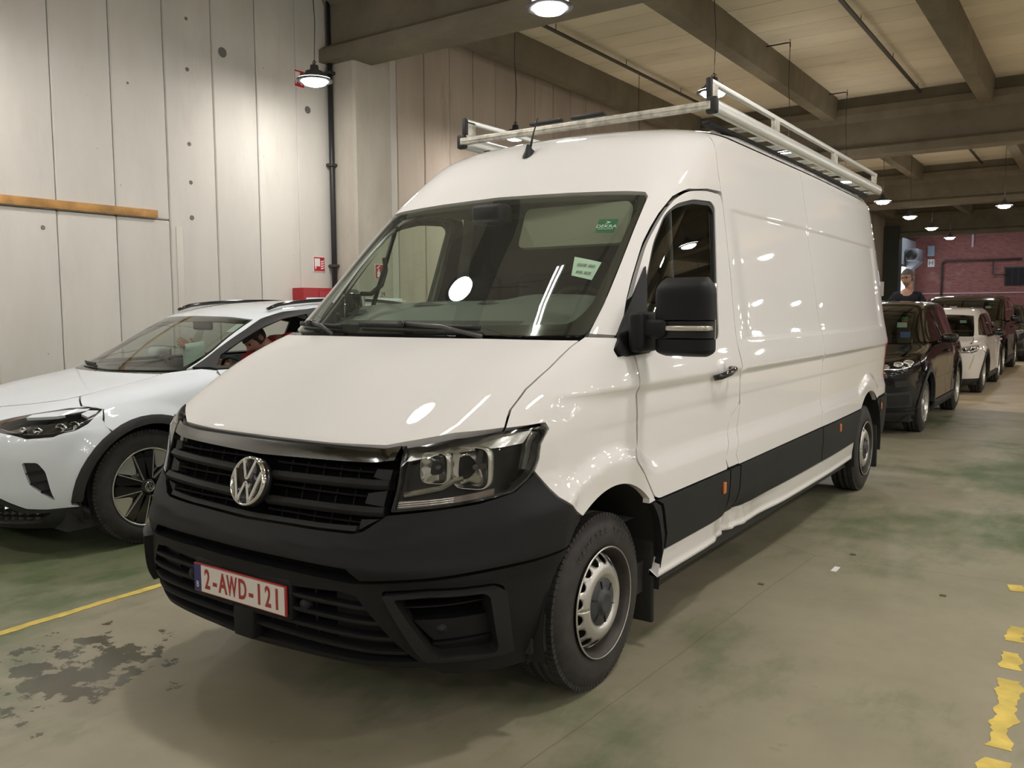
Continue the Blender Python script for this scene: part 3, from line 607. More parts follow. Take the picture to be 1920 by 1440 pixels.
row1 = [(-4.905, 4.895, 'pendant lamp hanging in front of the pale wall at the upper left'), (-4.85, 8.8, 'pendant lamp half hidden behind the left end of the roof rack'), (-4.85, 12.9, 0), (-4.85, 17.0, 0), (-4.95, 1.15, 0), (-4.9, -2.4, 0), (-4.9, -6.6, 0), (-4.85, 21.3, 0), (-4.85, 25.4, 0)]
row2 = [(-1.503, 4.468, 'large bright pendant lamp at the top edge of the picture'), (-1.444, 8.05, 'pendant lamp seen just above the front corner of the roof rack'), (-1.96, 12.645, 'pendant lamp seen between the rack rail and the van roof'), (-2.0, 16.6, 0), (-2.073, 20.61, 'pendant lamp just behind the rear end of the roof rack'), (-2.206, 24.9, 'second pendant lamp beyond the rack, above the parked black car'), (-2.278, 29.1, 'third pendant lamp beyond the rack, in front of the far girder'), (-2.376, 33.8, 'fourth and farthest pendant lamp of the row beyond the rack'), (-1.64, 1.31, 0), (-1.5, -6.6, 0)]
for r_ in (row1, row2):
    for x, y, l in r_: lamp((x, y, 4.1), label=l or 'added pendant fill lamp on a thin cable outside the picture', r=.2)
lamp((.272, 23.47, 4.1), label='small pendant lamp at the far right under the girder')
for x in (5.4, 8.8, 12.0):
    for y in (-7, -3, 1, 5, 9, 13.5, 18) + ((22.5, 27, 31.5, 36) if x > 6 else ()): lamp((x, y, 4.1), label='added pendant fill lamp on a thin cable outside the picture')
for x in (15.4, 18.8, 22.2):
    for y in (-5, 0, 5, 10, 15, 20): lamp((x, y, 4.1), label='added pendant fill lamp on a thin cable outside the picture')
for x, y in ((2.2, -6.6), (2.3, 1.3), (2.5, 4.7)): lamp((x, y, 4.1), label='added pendant fill lamp on a thin cable outside the picture')  # unseen lamps added to brighten the aisle and the van's near side
for o in bpy.data.objects:
    if o.get('label', '').endswith('outside the picture'): o['group'] = 'hall lamps outside the picture'
# strip lights over the aisle behind and to the right of the camera
def strip_light(x, y0, y1, z, lab):
    e = empty('strip_light', (x, y0, z), label=lab, cat='strip light', group='strip lights over the aisle'); L_ = y1-y0
    g = mat('strip_glow', (1, .98, .95), .5, emit=(1, .97, .93), es=38)
    for dx in (-.045, .045): MB().tube([(dx, .03, 0), (dx, L_-.03, 0)], .018, 8).build('tube', g, e)
    MB().rbox((-.09, 0, .03), (.09, L_, .09), .01).build('housing', mat('fitting_white', (.7, .7, .68), .5), e)
    for yy in (.4, L_-.4): MB().tube([(0, yy, .09), (0, yy, 5.95-z)], .006, 6).build('hanger', M_STEEL, e)
for x, a, b in STRIPS: strip_light(x, a, b, 5.0, 'twin tube strip light over the aisle outside the picture')
# the last bays are lit by daylight-blue strip lights on the far ceiling
for i, (x, y) in enumerate(((-3.6, 44.5), (.8, 44.5))):
    e = empty('strip_light', (x, y, 5.7), label='bluish strip light on the ceiling beyond the last girder, %s' % ('left one' if i == 0 else 'right one'), cat='strip light')
    MB().box((-1.6, -.08, 0), (1.6, .08, .05)).build('tube_cover', mat('cool_glow', (.8, .9, 1), .5, emit=(.72, .82, 1), es=34), e); MB().box((-1.65, -.1, .05), (1.65, .1, .12)).build('housing', LB, e)
# ================================================================== VAN
def sm(a, b, x):
    q = np.clip((x-a)/(b-a), 0, 1); return q*q*(3-2*q)
V_ROWS=[(.24,.24,.10,.93,6.40),(.30,.30,.05,.95,6.42),(.34,.34,.03,.965,6.43),(.45,.45,.0,.985,6.44),(.58,.58,-.005,.995,6.45),(.64,.64,.0,1.0,6.45),(.70,.70,.02,1.0,6.45),
(.77,.77,.04,1.0,6.46),(.90,.90,.08,1.0,6.46),(1.045,1.045,.135,1.0,6.47),(1.055,1.055,.145,1.0,6.47),(1.055,1.055,.145,1.0,6.47),(1.08,1.08,.19,1.003,6.47),(1.2,1.2,.41,1.006,6.47),(1.3,1.3,.60,.990,6.465),(1.36,1.36,.745,.978,6.46),(1.407,1.407,.88,.968,6.46),(1.407,1.407,.88,.968,6.46),
(1.5,1.5,.975,.953,6.455),(1.75,1.75,1.25,.917,6.45),(2.06,2.06,1.61,.872,6.41),(2.16,2.16,1.712,.858,6.40),(2.25,2.25,1.80,.843,6.38),(2.36,2.36,1.94,.828,6.35),
(2.44,2.43,2.10,.805,6.32),(2.52,2.49,2.33,.75,6.27),(2.63,2.525,2.5,.66,6.2),(2.82,2.545,2.8,.45,6.1),(3.07,2.558,3.2,.22,5.9),(3.31,2.562,3.6,.015,5.6)]
V_D=[(.24,.006,.03,.09,.19,.32,.45,.60,.80),(.90,.006,.03,.09,.185,.31,.45,.60,.80),(1.05,.006,.03,.075,.15,.27,.40,.56,.78),(1.12,.006,.028,.06,.12,.22,.34,.50,.75),(1.3,.006,.025,.05,.10,.18,.28,.42,.65),
(1.4,.01,.035,.06,.10,.165,.25,.36,.52),(1.5,.012,.04,.065,.105,.165,.24,.34,.48),(2.05,.01,.03,.048,.07,.105,.16,.26,.42),(2.25,.01,.035,.06,.10,.16,.24,.34,.50),(2.44,.02,.055,.10,.16,.23,.31,.40,.52),(2.52,.03,.1,.17,.27,.37,.45,.55,.65),(3.31,.03,.1,.17,.27,.37,.45,.55,.65)]
def van_disp(x, y, z, t):
    w = sm(.9, 1.25, t)
    d = -.016*(1-sm(1.168, 1.205, z))*sm(.84, 1.12, z)-.022*sm(.80, .90, z)*(1-sm(.84, 1.12, z))
    for yc in (.993, 5.483):
        r = np.hypot(y-yc, z-.345); d = d+.030*(1-sm(.57, .64, r))*sm(.80, .90, z)
    rec = sm(2.44, 2.62, y)*(1-sm(6.0, 6.1, y))*sm(1.335, 1.36, z)*(1-sm(2.02, 2.045, z)); d = d-.010*rec
    # crumpled sill behind the driver's door
    dent = np.exp(-((y-2.33)/.16)**2)*sm(.56, .42, z)+.5*np.exp(-((y-2.8)/.28)**2)*sm(.50, .42, z)
    rip = .012*np.sin(y*42+z*30)*np.exp(-((y-2.35)/.2)**2)*sm(.50, .42, z)
    d = d-(.045*dent+rip)
    # sill lip at the very bottom
    d = d+.012*np.exp(-((z-.345)/.018)**2)*sm(1.3, 1.5, t)
    # bumper ridge: the cladding stands proud below a crease that climbs to the sides
    rz = np.interp(t, [0, .23, .56, .82, 1.08, 1.28], [.705, .714, .739, .775, .80, .83])
    up = np.interp(t, [0, .55, .9, 1.3], [.775, .79, .87, .95])
    p = .026*np.clip((up-z)/(up-rz), 0, 1)*sm(.60, .68, z)+.018*(1-sm(.60, .68, z))*0
    fade = 1-sm(1.33, 1.44, t)
    a = sm(.5, 1.3, t)
    return d*w+p*a*fade, -p*(1-a)
VAN = Body(V_ROWS, V_D, disp=van_disp, corner=(.45, .10, .012), rearw=.95)
PAINT = mat('van_white', (.815, .80, .79), .60, coat=1, coatr=.015, spec=.12)
PLAS = mat('bumper_plastic', (.0085, .0085, .0095), .52, spec=.25, bump=.15, bscale=900)
PLAS2 = mat('cladding_plastic', (.014, .0145, .0155), .55, spec=.3, bump=.12, bscale=700)
BLK = mat('gloss_black', (.008, .008, .009), .12, coat=.5)
RUB = mat('rubber', (.012, .012, .012), .6)
TYRE = mat('tyre_rubber', (.028, .026, .024), .72, bump=.25, bscale=120, var=.25, vscale=20)
CHR = mat('chrome', (.78, .78, .78), .06, 1)
SILV = mat('silver_wheel', (.52, .51, .48), .32, .75)
RIMD = mat('rim_dirty', (.05, .043, .038), .55, .3, var=.3, vscale=12)
ALU = mat('aluminium', (.68, .69, .66), .42, .7, var=.03, vscale=9)
ALUD = mat('weathered_aluminium', (.50, .48, .42), .55, .6, var=.35, vscale=22)
AMB = mat('amber_lens', (.55, .13, .02), .2, coat=1)
REDL = mat('red_lens', (.35, .01, .012), .15, coat=1)
WGL = glass_mat('windscreen_glass', (.80, .88, .80), 1.5, haze=.022)
SGL = glass_mat('side_glass', (.80, .88, .80), 1.5)
LGL = glass_mat('lamp_glass', (.92, .93, .93), 1.28)
INT = mat('interior_dark', (.022, .022, .022), .7)
DASH = mat('dash_plastic', (.105, .115, .105), .6, bump=.1, bscale=300)
BEIGE = mat('visor_cloth', (.25, .24, .19), .9)
INTC = mat('pillar_trim', (.42, .43, .38), .8)
V = empty('delivery_van', (0, 0, 0), label='large white panel van with dark bumper and roof rack standing in the foreground', cat='van')
g = .003
# cab roof with pillars ------------------------------------------------
seam = []
for z in (2.12, 2.16, 2.25, 2.32, 2.38, 2.42): v_ = VAN.v_of_z(z); seam.append((float(VAN.t_side(np.array([2.39]), np.array([v_]))[0]), float(v_)))
def ty(yy, v_): # t where the outline at v reaches y
    lo, hi = 0., 3.
    for _ in range(40):
        m = (lo+hi)/2
        if VAN.P(m, v_)[1] < yy: lo = m
        else: hi = m
    return (lo+hi)/2
vt = 2.44
while VAN.yf(vt) < 2.39: seam.append((ty(2.39, vt), vt)); vt += .012
def vat(yy):
    lo, hi = 2.3, 2.9
    for _ in range(40):
        m = (lo+hi)/2
        if float(VAN.yf(m)) < yy: lo = m
        else: hi = m
    return lo
seam.append((0, vat(2.39)))
cab = [(0, 2.072), (.45, 2.064), (.85, 2.051), (1.0, 2.043), (1.042, 2.022), (1.036, 1.785), (1.018, 1.532), (.993, 1.412), (1.235, 1.402), (1.232, 1.42), (1.19, 1.554), (1.177, 1.644), (1.172, 1.799), (1.195, 1.87), (1.228, 1.941), (1.302, 2.030), (1.441, 2.083), (1.75, 2.108), (2.203, 2.114)]
half = cab+seam
full = half+[(-a, b) for a, b in reversed(half) if abs(a) > 1e-6]
panel(VAN, 'cab_roof', [tv(full, .04, g)], PAINT, V, h=(.05, .035), depth=.03)
rear = [(a, b) for a, b in seam[::-1]]
roof = [(0, vat(2.39)+0.0)]+[s for s in rear[1:] if s[1] > 2.455]
roofh = [(float(a), float(b)) for a, b in roof]+[(ty(2.39, 2.45), 2.45)]
roof_side = roofh+[(6.2, 2.45), (6.42, 2.46), (6.55, 2.47), (7.4, 2.47), (7.4, 3.305), (4.0, 3.305), (2.0, 3.308), (0, 3.308)]
for mir in (False, True):
    link('roof_panel', panel_mesh(VAN, 'roof_panel', [tv(roof_side, .06, .0)], PAINT, h=(.10, .05), depth=0, mirror=mir), V)
# side panels -----------------------------------------------------------
sA = [(2.402, 2.10), (2.386, 1.672), (2.345, 1.343), (2.376, 1.176), (2.385, 1.097), (2.41, 1.016), (2.352, .816), (2.312, .76), (2.362, .70), (3.935, .712), (3.955, .91), (3.950, 1.146), (3.96, 1.572), (3.945, 2.03), (3.92, 2.43), (2.39, 2.43), (2.39, 2.12)]
panel(VAN, 'side_panel', [yz(VAN, sA, .04, g)], PAINT, V, both=True, h=(.06, .03), ey=[(.80,1.22,.014),(1.33,1.37,.008),(2.01,2.06,.008)], depth=.03)
arc = lambda R, a0, a1, yc, n=22: [(yc+R*cos(radians(a0+(a1-a0)*k/n)), .36+R*sin(radians(a0+(a1-a0)*k/n))) for k in range(n+1)]
a5 = arc(.465, 133, 48, 5.483)
sB = [(3.944, 1.146), (3.845, 1.572), (3.778, 2.021), (3.744, 2.43)]
sBtv = [tuple(p) for p in yz(VAN, [(3.95, .91), (3.935, .712), (5.12, .712)] , .05)][:-12]
sb1 = [(3.92, 2.43), (3.945, 2.03), (3.96, 1.572), (3.950, 1.146), (3.955, .91), (3.935, .712), (5.155, .712)]+[p for p in a5 if p[1] > .712]+[(5.81, .73), (5.86, .745)]
o1 = yz(VAN, sb1, .05)
p = dens(sb1, .05, False); t_, v_ = VAN.S(p[:, 0], p[:, 1]); L1 = [(float(a), float(b)) for a, b in zip(t_, v_)]
L2 = [(6.42, .75), (6.42, 1.0), (6.42, 1.5), (6.46, 2.0), (6.46, 2.44)]
panel(VAN, 'rear_quarter_panel', [inset(dens(L1+L2, .06), g)], PAINT, V, both=True, h=(.045, .03), ey=[(.80,1.22,.014),(1.33,1.37,.008),(2.01,2.06,.008)], depth=.03)
panel(VAN, 'tail_light', [tv([(6.425, .86), (6.56, .86), (6.56, 1.24), (6.425, 1.24)], .05, g)], REDL, V, both=True, off=.006, depth=.03)
panel(VAN, 'rear_door', [tv([(6.57, .45), (7.395, .45), (7.395, 2.45), (6.57, 2.45)], .08, g)], PAINT, V, both=True, h=(.12, .1), depth=.03)
panel(VAN, 'rear_corner_trim', [tv([(6.425, 1.246), (6.56, 1.246), (6.56, 2.44), (6.465, 2.44), (6.465, 2.0), (6.425, 1.5)], .05, g)], PAINT, V, both=True, h=(.05, .08), depth=.03)
panel(VAN, 'rear_bumper', [tv([(6.06, .40), (6.6, .36), (7.395, .36), (7.395, .62), (6.56, .62), (6.56, .74), (6.0, .735)], .05, g)], PLAS, V, both=True, off=.015, h=(.06, .05), depth=.03)
# pillar strip, doors, fender
b1 = [(2.209, .705), (2.165, .76), (2.22, .833), (2.262, .955), (2.405, 1.012), (2.352, .816), (2.312, .76), (2.362, .705)]
panel(VAN, 'pillar_panel', [yz(VAN, b1, .03, .0025)], PAINT, V, both=True, h=(.03, .022), depth=.03)
df = [(1.103, 1.384), (1.188, 1.337), (1.186, 1.165), (1.21, 1.05), (1.22, .95), (1.16, .90), (1.251, .828), (1.348, .715), (1.39, .70), (2.209, .70), (2.165, .76), (2.22, .833), (2.262, .955), (2.405, 1.016), (2.384, 1.097), (2.374, 1.176), (2.342, 1.343), (2.382, 1.672), (2.397, 2.04), (2.38, 2.10), (2.2, 2.102), (1.969, 2.076), (1.815, 2.022), (1.68, 1.935), (1.508, 1.799), (1.368, 1.644), (1.292, 1.554)]
win = [(1.24, 1.362), (2.10, 1.362), (2.13, 1.40), (2.285, 2.02), (2.24, 2.05), (2.01, 2.038), (1.825, 2.0), (1.70, 1.941), (1.545, 1.80), (1.46, 1.692), (1.36, 1.565), (1.20, 1.40)]
DT = inset(yz(VAN, rnd(df, .07), .03), g); WT = yz(VAN, rnd(win, .05), .02)
doors = panel(VAN, 'front_door', [DT, WT], PAINT, V, both=True, h=(.035, .022), depth=.035)
for o, mir in zip(doors, (False, True)):
    link('window_glass', panel_mesh(VAN, 'window_glass', [inset(WT, -.004)], SGL, h=(.08, .08), off=-.014, depth=0, mirror=mir), o)
    W2 = inset(WT, .022)
    link('window_seal', panel_mesh(VAN, 'window_seal', [inset(WT, -.003), W2], RUB, h=(.2, .2), off=-.006, depth=.02, mirror=mir), o)
    sd = -1 if mir else 1; q1 = VAN.P(*[k[0]*(sd if kk == 0 else 1) for kk, k in enumerate(VAN.S(np.array([1.783]), np.array([1.99])))]); q2 = VAN.P(*[k[0]*(sd if kk == 0 else 1) for kk, k in enumerate(VAN.S(np.array([1.615]), np.array([1.365])))])
    mb = MB(); mb.tube([q1-np.array((sd*.02, 0, 0)), q2-np.array((sd*.02, 0, 0))], [(.014, .012)]*2, 8)
    mb.build('window_divider', RUB, o)
    dm = MB()
    MBd = panel_mesh(VAN, 'door_lining', [inset(DT, .02), inset(WT, -.02)], INT, h=(.08, .08), off=-.055, depth=.0, mirror=mir); link('door_lining', MBd, o)
    s = -1 if mir else 1
    # handle
    h = MB(); c = VAN.P(s*2.39, 1.205)
    h.tube([(s*1.005, 1.98, 1.178), (s*1.035, 2.0, 1.186), (s*1.05, 2.08, 1.20), (s*1.045, 2.16, 1.212), (s*1.01, 2.185, 1.215)], [(.014, .012), (.016, .012), (.017, .011), (.016, .011), (.012, .010)], 10)
    tag(h.build('door_handle', BLK, o), 'glossy black door handle')
    hm = MB(); hm.lathe([(0, .052), (.006, .05), (.012, .035), (.014, 0)], 16, Matrix.Translation((s*1.0, 2.075, 1.222)) @ (Matrix.Diagonal((s, 1, .9, 1)))); tag(hm.build('handle_cap', PAINT, o), 'white key cover above the handle')
def clad(name, pts, both=True, mm=PLAS2, off=.010):
    return panel(VAN, name, [yz(VAN, pts, .05, g)], mm, V, both=both, off=off, h=(.12, .06), depth=.03)
clad('door_cladding', [(1.36, .698), (1.413, .673), (1.473, .529), (1.465, .462), (2.21, .462), (2.209, .698)])
clad('pillar_cladding', [(2.218, .462), (2.357, .464), (2.357, .698), (2.218, .698)])
clad('side_cladding', [(2.366, .466), (3.96, .474), (3.935, .71), (2.366, .70)])
a5b = arc(.47, 172, 131, 5.483, 8)
clad('rear_cladding', [(3.97, .474), (5.0, .474)]+[p for p in a5b if .474 < p[1] < .70]+[(5.15, .71), (3.945, .71)])
clad('rear_end_cladding', [(5.80, .71)]+[p for p in arc(.47, 46, 12, 5.483, 6)][1:]+[(5.95, .44), (6.03, .40), (6.03, .73), (5.86, .74)])
aF = arc(.465, 46, -5, .993, 10)
clad('wheel_arch_trim', [(1.345, .70)]+[p for p in arc(.466, 45, 2, .993, 8)]+[(1.455, .40), (1.468, .45), (1.466, .53), (1.405, .67)], off=.004)
# sill
panel(VAN, 'sill_panel', [yz(VAN, [(1.43, .335), (4.99, .335), (5.0, .468), (1.473, .456)], .03, g)], PAINT, V, both=True, h=(.03, .012), depth=.05)
panel(VAN, 'rear_sill', [yz(VAN, [(5.93, .27), (6.2, .30), (6.2, .40), (5.97, .43)], .03, g)], PAINT, V, both=True, h=(.03, .02), depth=.05)
for o in bpy.data.objects:
    if o.name == 'sill_panel': o['label'] = 'white sill, crumpled and dented behind the driver door'
# fender
fen = [(.975, 1.108), (.935, 1.165), (.930, 1.228), (.966, 1.297), (.973, 1.368), (.986, 1.404), (1.235, 1.398), (1.285, 1.353), (1.352, 1.326), (1.445, 1.334)]
dl = [(1.186, 1.30), (1.183, 1.166), (1.207, 1.05), (1.217, .95), (1.16, .90), (1.251, .828), (1.345, .715), (1.36, .698), (1.29, .695)]
t_, v_ = VAN.S(np.array([q[0] for q in dl]), np.array([q[1] for q in dl])); dl = [(float(a), float(b)) for a, b in zip(t_, v_)]
ar = [q for q in arc(.465, 50, 122, .993, 16) if True]
t_, v_ = VAN.S(np.array([q[0] for q in ar]), np.array([q[1] for q in ar])); ar = [(float(a), float(b)) for a, b in zip(t_, v_) if b > .69]
fen = fen+dl+ar+[(1.444, .765), (1.283, .848), (1.164, .950), (1.189, .993), (1.204, 1.091), (1.165, 1.114)]
panel(VAN, 'fender', [tv(fen, .03, g)], PAINT, V, both=True, h=(.03, .022), depth=.03)
# hood
hd = [(0, 1.046), (.33, 1.047), (.56, 1.054), (.618, 1.066), (.783, 1.096), (.972, 1.110), (.932, 1.165), (.926, 1.228), (.962, 1.297), (.968, 1.368), (.976, 1.392), (.5, 1.396), (0, 1.396)]
panel(VAN, 'bonnet', [tv(sym(hd), .04, g)], PAINT, V, h=(.045, .03), depth=.03)
# cowl
panel(VAN, 'scuttle_panel', [tv(sym([(0, 1.392), (.975, 1.388), (.975, 1.42), (0, 1.42)]), .06)], BLK, V, h=(.1, .02), off=-.03, depth=.02)
# windscreen
ws = rnd([(.985, 1.412), (1.012, 1.532), (1.029, 1.785), (1.034, 2.035), (.5, 2.056), (0, 2.066), (-.5, 2.056), (-1.034, 2.035), (-1.029, 1.785), (-1.012, 1.532), (-.985, 1.412)], .035)
wsd = dens(ws, .06)
wo = link('windscreen', panel_mesh(VAN, 'windscreen', [wsd], WGL, h=(.12, .08), off=-.004, depth=0), V)
inn = rnd([(.86, 1.458), (.94, 1.53), (.985, 1.99), (.94, 2.016), (.5, 2.03), (0, 2.035), (-.5, 2.03), (-.94, 2.016), (-.985, 1.99), (-.94, 1.53), (-.86, 1.458), (0, 1.445)], .05)
link('windscreen_border', panel_mesh(VAN, 'windscreen_border', [dens(ws, .06), dens(inn, .06)], BLK, h=(.2, .2), off=-.009, depth=.015), wo)
# stickers inside the glass
def sticker(B, cx, cz, w, h, m, name, parent, skew=0, off=-.012, texts=(), roll=0):
    pts = [(cx-w/2+skew*-h/2, cz-h/2), (cx+w/2+skew*-h/2, cz-h/2), (cx+w/2+skew*h/2, cz+h/2), (cx-w/2+skew*h/2, cz+h/2)]
    return link(name, panel_mesh(B, name, [dens(pts, .05)], m, h=(.3, .3), off=off, depth=.002), parent)
GREEN = mat('sticker_green', (.0, .12, .055), .5); WHT = mat('sticker_white', (.62, .75, .66), .6)
def on_ws(t, v, off=-.004): P_ = VAN.P(t, v); N_ = VAN.N(t, v); return frame(P_+N_*off, N_)
def qsticker(name, q, m): return link(name, panel_mesh(VAN, name, [dens(q, .05)], m, h=(.3, .3), off=-.0125, depth=.001), wo)
qsticker('inspection_sticker', [(.735, 1.926), (.866, 1.923), (.878, 1.856), (.746, 1.862)], GREEN)
M_ = on_ws(.806, 1.893, -.0105); vs, fs = text_geo('DEKRA', .032, M_ @ Matrix.Translation((0, -.010, 0)) @ Matrix.Rotation(radians(-3), 4, 'Z'), sx=.95); MB().add(vs, fs, False).build('sticker_text', mat('print_white', (.8, .9, .85), .5), wo, fix=False)
tt = MB()
for pg in ([(-.010, .008), (.016, .020), (-.008, .032), (-.004, .024), (.003, .020), (-.005, .015)],): tt.add([M_ @ Vector((a, b, 0)) for a, b in pg], [tuple(range(len(pg)))], False)
tt.add([M_ @ Vector((a, b, 0)) for a, b in [(-.035, -.029), (.035, -.031), (.035, -.028), (-.035, -.026)]], [(0, 1, 2, 3)], False)
tt.build('sticker_logo', mat('print_white', (.8, .9, .85), .5), wo, fix=False)['kind'] = 'stuff'
qsticker('barcode_label', [(.700, 1.748), (.885, 1.719), (.869, 1.642), (.735, 1.664)], WHT)
bp_ = mat('print_grey', (.12, .13, .12), .6); t = MB(); M2 = on_ws(.797, 1.695, -.0105) @ Matrix.Rotation(radians(-11), 4, 'Z'); rr = random.Random(4)
for y0, y1, x0, x1 in ((.004, .024, -.042, .0), (.004, .024, .008, .04), (-.040, -.022, -.03, .0), (-.040, -.022, .006, .036)):
    x = x0
    while x < x1: w = rr.choice([.0015, .003]); t.add([M2 @ Vector(q) for q in ((x, y0, 0), (x+w, y0, 0), (x+w, y1, 0), (x, y1, 0))], [(0, 1, 2, 3)], False); x += w+.0018
t.build('barcode', bp_, wo, fix=False)['kind'] = 'stuff'
# wipers
def wiper(x0, x1, side, pv):
    e = empty('wiper', (0, 0, 0)); e.parent = V
    n = 12; P_ = [VAN.P(x0+(x1-x0)*k/n, 1.438-.012*k/n)+VAN.N(x0+(x1-x0)*k/n, 1.43)*.012 for k in range(n+1)]
    MB().tube(P_, [(.012, .007)]*13, 8, up=(0, 0, 1)).build('wiper_blade', RUB, e)
    a = VAN.P(pv, 1.40)+VAN.N(pv, 1.40)*.0; m_ = P_[int(n*.45)]
    mid = (np.array(a)+np.array(m_))/2+np.array((0, -.01, .02))
    MB().tube([a, mid, np.array(m_)+np.array((0, -.015, .012))], [(.010, .006)]*3, 8).build('wiper_arm', mat('wiper_metal', (.1, .1, .1), .35, .5), e)
    MB().rbox((m_[0]-.022, m_[1]-.03, m_[2]-.005), (m_[0]+.022, m_[1]+.004, m_[2]+.022), .006).build('wiper_clip', BLK, e)
wiper(-.88, -.42, 0, -.45); wiper(-.30, .42, 0, .45)
# front bumper ----------------------------------------------------------
arcf = [q for q in arc(.465, 124, 196, .993, 14)]
t_, v_ = VAN.S(np.array([q[0] for q in arcf]), np.array([q[1] for q in arcf])); arcf = [(float(a), float(b)) for a, b in zip(t_, v_)]
up_arc = [q for q in arcf if q[1] > .672]; lo_arc = [q for q in arcf if q[1] < .668]
bu = [(0, .759), (.37, .768), (.512, .773), (.55, .783), (.628, .838), (.782, .855), (.944, .871), (1.08, .895), (1.128, .924), (1.166, .945), (1.285, .842), (1.442, .762)]+up_arc+[(1.377, .674), (1.204, .661), (.981, .653), (.769, .642), (.575, .628), (.525, .664), (.3, .664), (0, .662)]
panel(VAN, 'front_bumper', [tv(sym(bu), .03, .002)], PLAS, V, h=(.03, .018), depth=.05)
# lower bumper: with openings
bl_in = [(1.37, .668), (1.204, .654), (.981, .646), (.769, .635), (.585, .621), (.555, .618), (.3, .620), (0, .617)]
bl_out = lo_arc+[(1.23, .255), (1.04, .258), (.855, .288), (.80, .322), (.56, .322), (.255, .308), (0, .292)]
bl = bl_in[::-1]+bl_out
fog = rnd([(.655, .590), (.66, .600), (.81, .610), (1.045, .602), (1.085, .585), (1.122, .352), (1.07, .345), (.80, .364), (.785, .375)], .012)
ctr = [(0, .562), (.27, .566), (.49, .582), (.56, .575), (.70, .425), (.775, .352), (.56, .345), (.255, .335), (0, .325)]
panel(VAN, 'lower_bumper', [tv(sym(bl), .03, .002), tv(sym(ctr), .03), tv(fog, .03), tv([(-a, b) for a, b in fog], .03)], PLAS, V, h=(.03, .03), depth=.06)
panel(VAN, 'intake_backing', [tv(sym([(0, .67), (.62, .67), (.80, .34), (0, .32)]), .08)], mat('intake_black', (.003, .003, .003), .95, spec=.05), V, h=(.1, .1), off=-.07, depth=0)
sec = [(-.012, -.009), (-.002, -.007), (.0, 0), (-.002, .007), (-.012, .009), (-.06, .006), (-.06, -.006)]
for vv, xe in ((.531, .60), (.482, .65), (.430, .695), (.378, .74)):
    for s_ in ((-xe, -.27), (.27, xe)) if vv > .46 else ((-xe, -.06), (.06, xe)):
        strip(VAN, path((s_[0], vv+.004), (s_[1], vv+.004), .04), sec).build('intake_slat', PLAS, V)
panel(VAN, 'intake_mesh', [tv([(-.56, .56), (-.30, .56), (-.30, .35), (-.56, .36)], .05)], PLAS, V, h=(.1, .1), off=-.05, depth=0)
for a, b in ((-.72, -.45), (.45, .74)): panel(VAN, 'intake_blank', [tv([(a, .35), (b, .35), (b-.12*(b > 0), .57), (a+.12*(a < 0), .57)], .05)], PLAS, V, h=(.1, .1), off=-.035, depth=0)
for x in (-.30, -.2, .12, .25, .36): strip(VAN, path((x, .34), (x, .57), .05), [(-.03, -.005), (-.03, .005), (-.06, .005), (-.06, -.005)]).build('intake_rib', PLAS, V)
# number plate carrier and tow cover
MB().rbox((-.27, -.004, .435), (.27, .06, .585), .01).build('plate_carrier', PLAS, V)
MB().rbox((-.055, .0, .322), (.055, .08, .44), .008).build('tow_cover', PLAS, V)
# upper intake fill
for x in (-.4, -.1, .2, .4): pass
strip(VAN, path((-.52, .643), (.52, .643), .05), [(-.03, -.02), (-.03, .02), (-.06, .02), (-.06, -.02)]).build('upper_intake_mesh', mat('intake_black', (.003, .003, .003), .95, spec=.05), V)
# fog frames
for mir in (False, True):
    sg = -1 if mir else 1
    e = empty('fog_lamp_frame', (0, 0, 0)); e.parent = V
    outer = tv(fog, .03, .009); fin = tv(rnd([(.705, .583), (.81, .592), (.99, .587), (1.012, .572), (1.045, .395), (1.035, .372), (.86, .380), (.835, .39)], .01), .03)
    link('frame_ring', panel_mesh(VAN, 'frame_ring', [outer, fin], PLAS2, h=(.03, .03), off=.032, depth=.08, mirror=mir), e)
    link('frame_backing', panel_mesh(VAN, 'frame_backing', [inset(outer, .004)], mat('intake_black', (.003, .003, .003), .95, spec=.05), h=(.1, .1), off=-.055, depth=0, mirror=mir), e)
    for (a, b, c, d_), hh, of in (((.73, .540, 1.03, .545), .004, -.02), ((.83, .410, 1.045, .413), .008, -.01)):
        strip(VAN, path((a, b), (c, d_), .04), [(of-.03, -hh), (of, -hh*.6), (of, hh*.6), (of-.03, hh)], mirror=mir).build('frame_slat', PLAS, e)
    link('frame_panel', panel_mesh(VAN, 'frame_panel', [tv([(.765, .500), (1.036, .497), (1.045, .425), (.835, .425)], .04)], PLAS, h=(.05, .05), off=-.012, depth=.04, mirror=mir), e)
    link('frame_panel', panel_mesh(VAN, 'frame_panel', [tv([(.845, .402), (1.045, .402), (1.04, .372), (.86, .375)], .04)], PLAS, h=(.05, .05), off=-.02, depth=.03, mirror=mir), e)
def sensor(t, v, off=.0):
    P_ = VAN.P(t, v); N_ = VAN.N(t, v); M_ = frame(P_+N_*off, N_); MB().lathe([(-.03, .02), (.0, .02), (.003, .0165), (.001, .013), (.004, .012), (.005, 0)], 20, M_, 'z').build('parking_sensor', PLAS2, V)
for t, v, o_ in ((.331, .506, .0), (-.307, .506, 0), (.86, .462, -.012), (-.86, .462, -.012)): sensor(t, v, o_)
# grille ----------------------------------------------------------------
gr = empty('grille', (0, 0, 0)); gr.parent = V
GB = mat('grille_black', (.007, .007, .008), .55)
gout = [(0, 1.030), (.44, 1.035), (.60, 1.042), (.632, 1.04), (.622, .96), (.626, .845), (.548, .790), (.512, .780), (.366, .774), (0, .766)]
link('grille_backing', panel_mesh(VAN, 'grille_backing', [tv(sym(gout), .06, .0)], mat('intake_black', (.003, .003, .003), .95, spec=.05), h=(.1, .06), off=-.055, depth=0), gr)
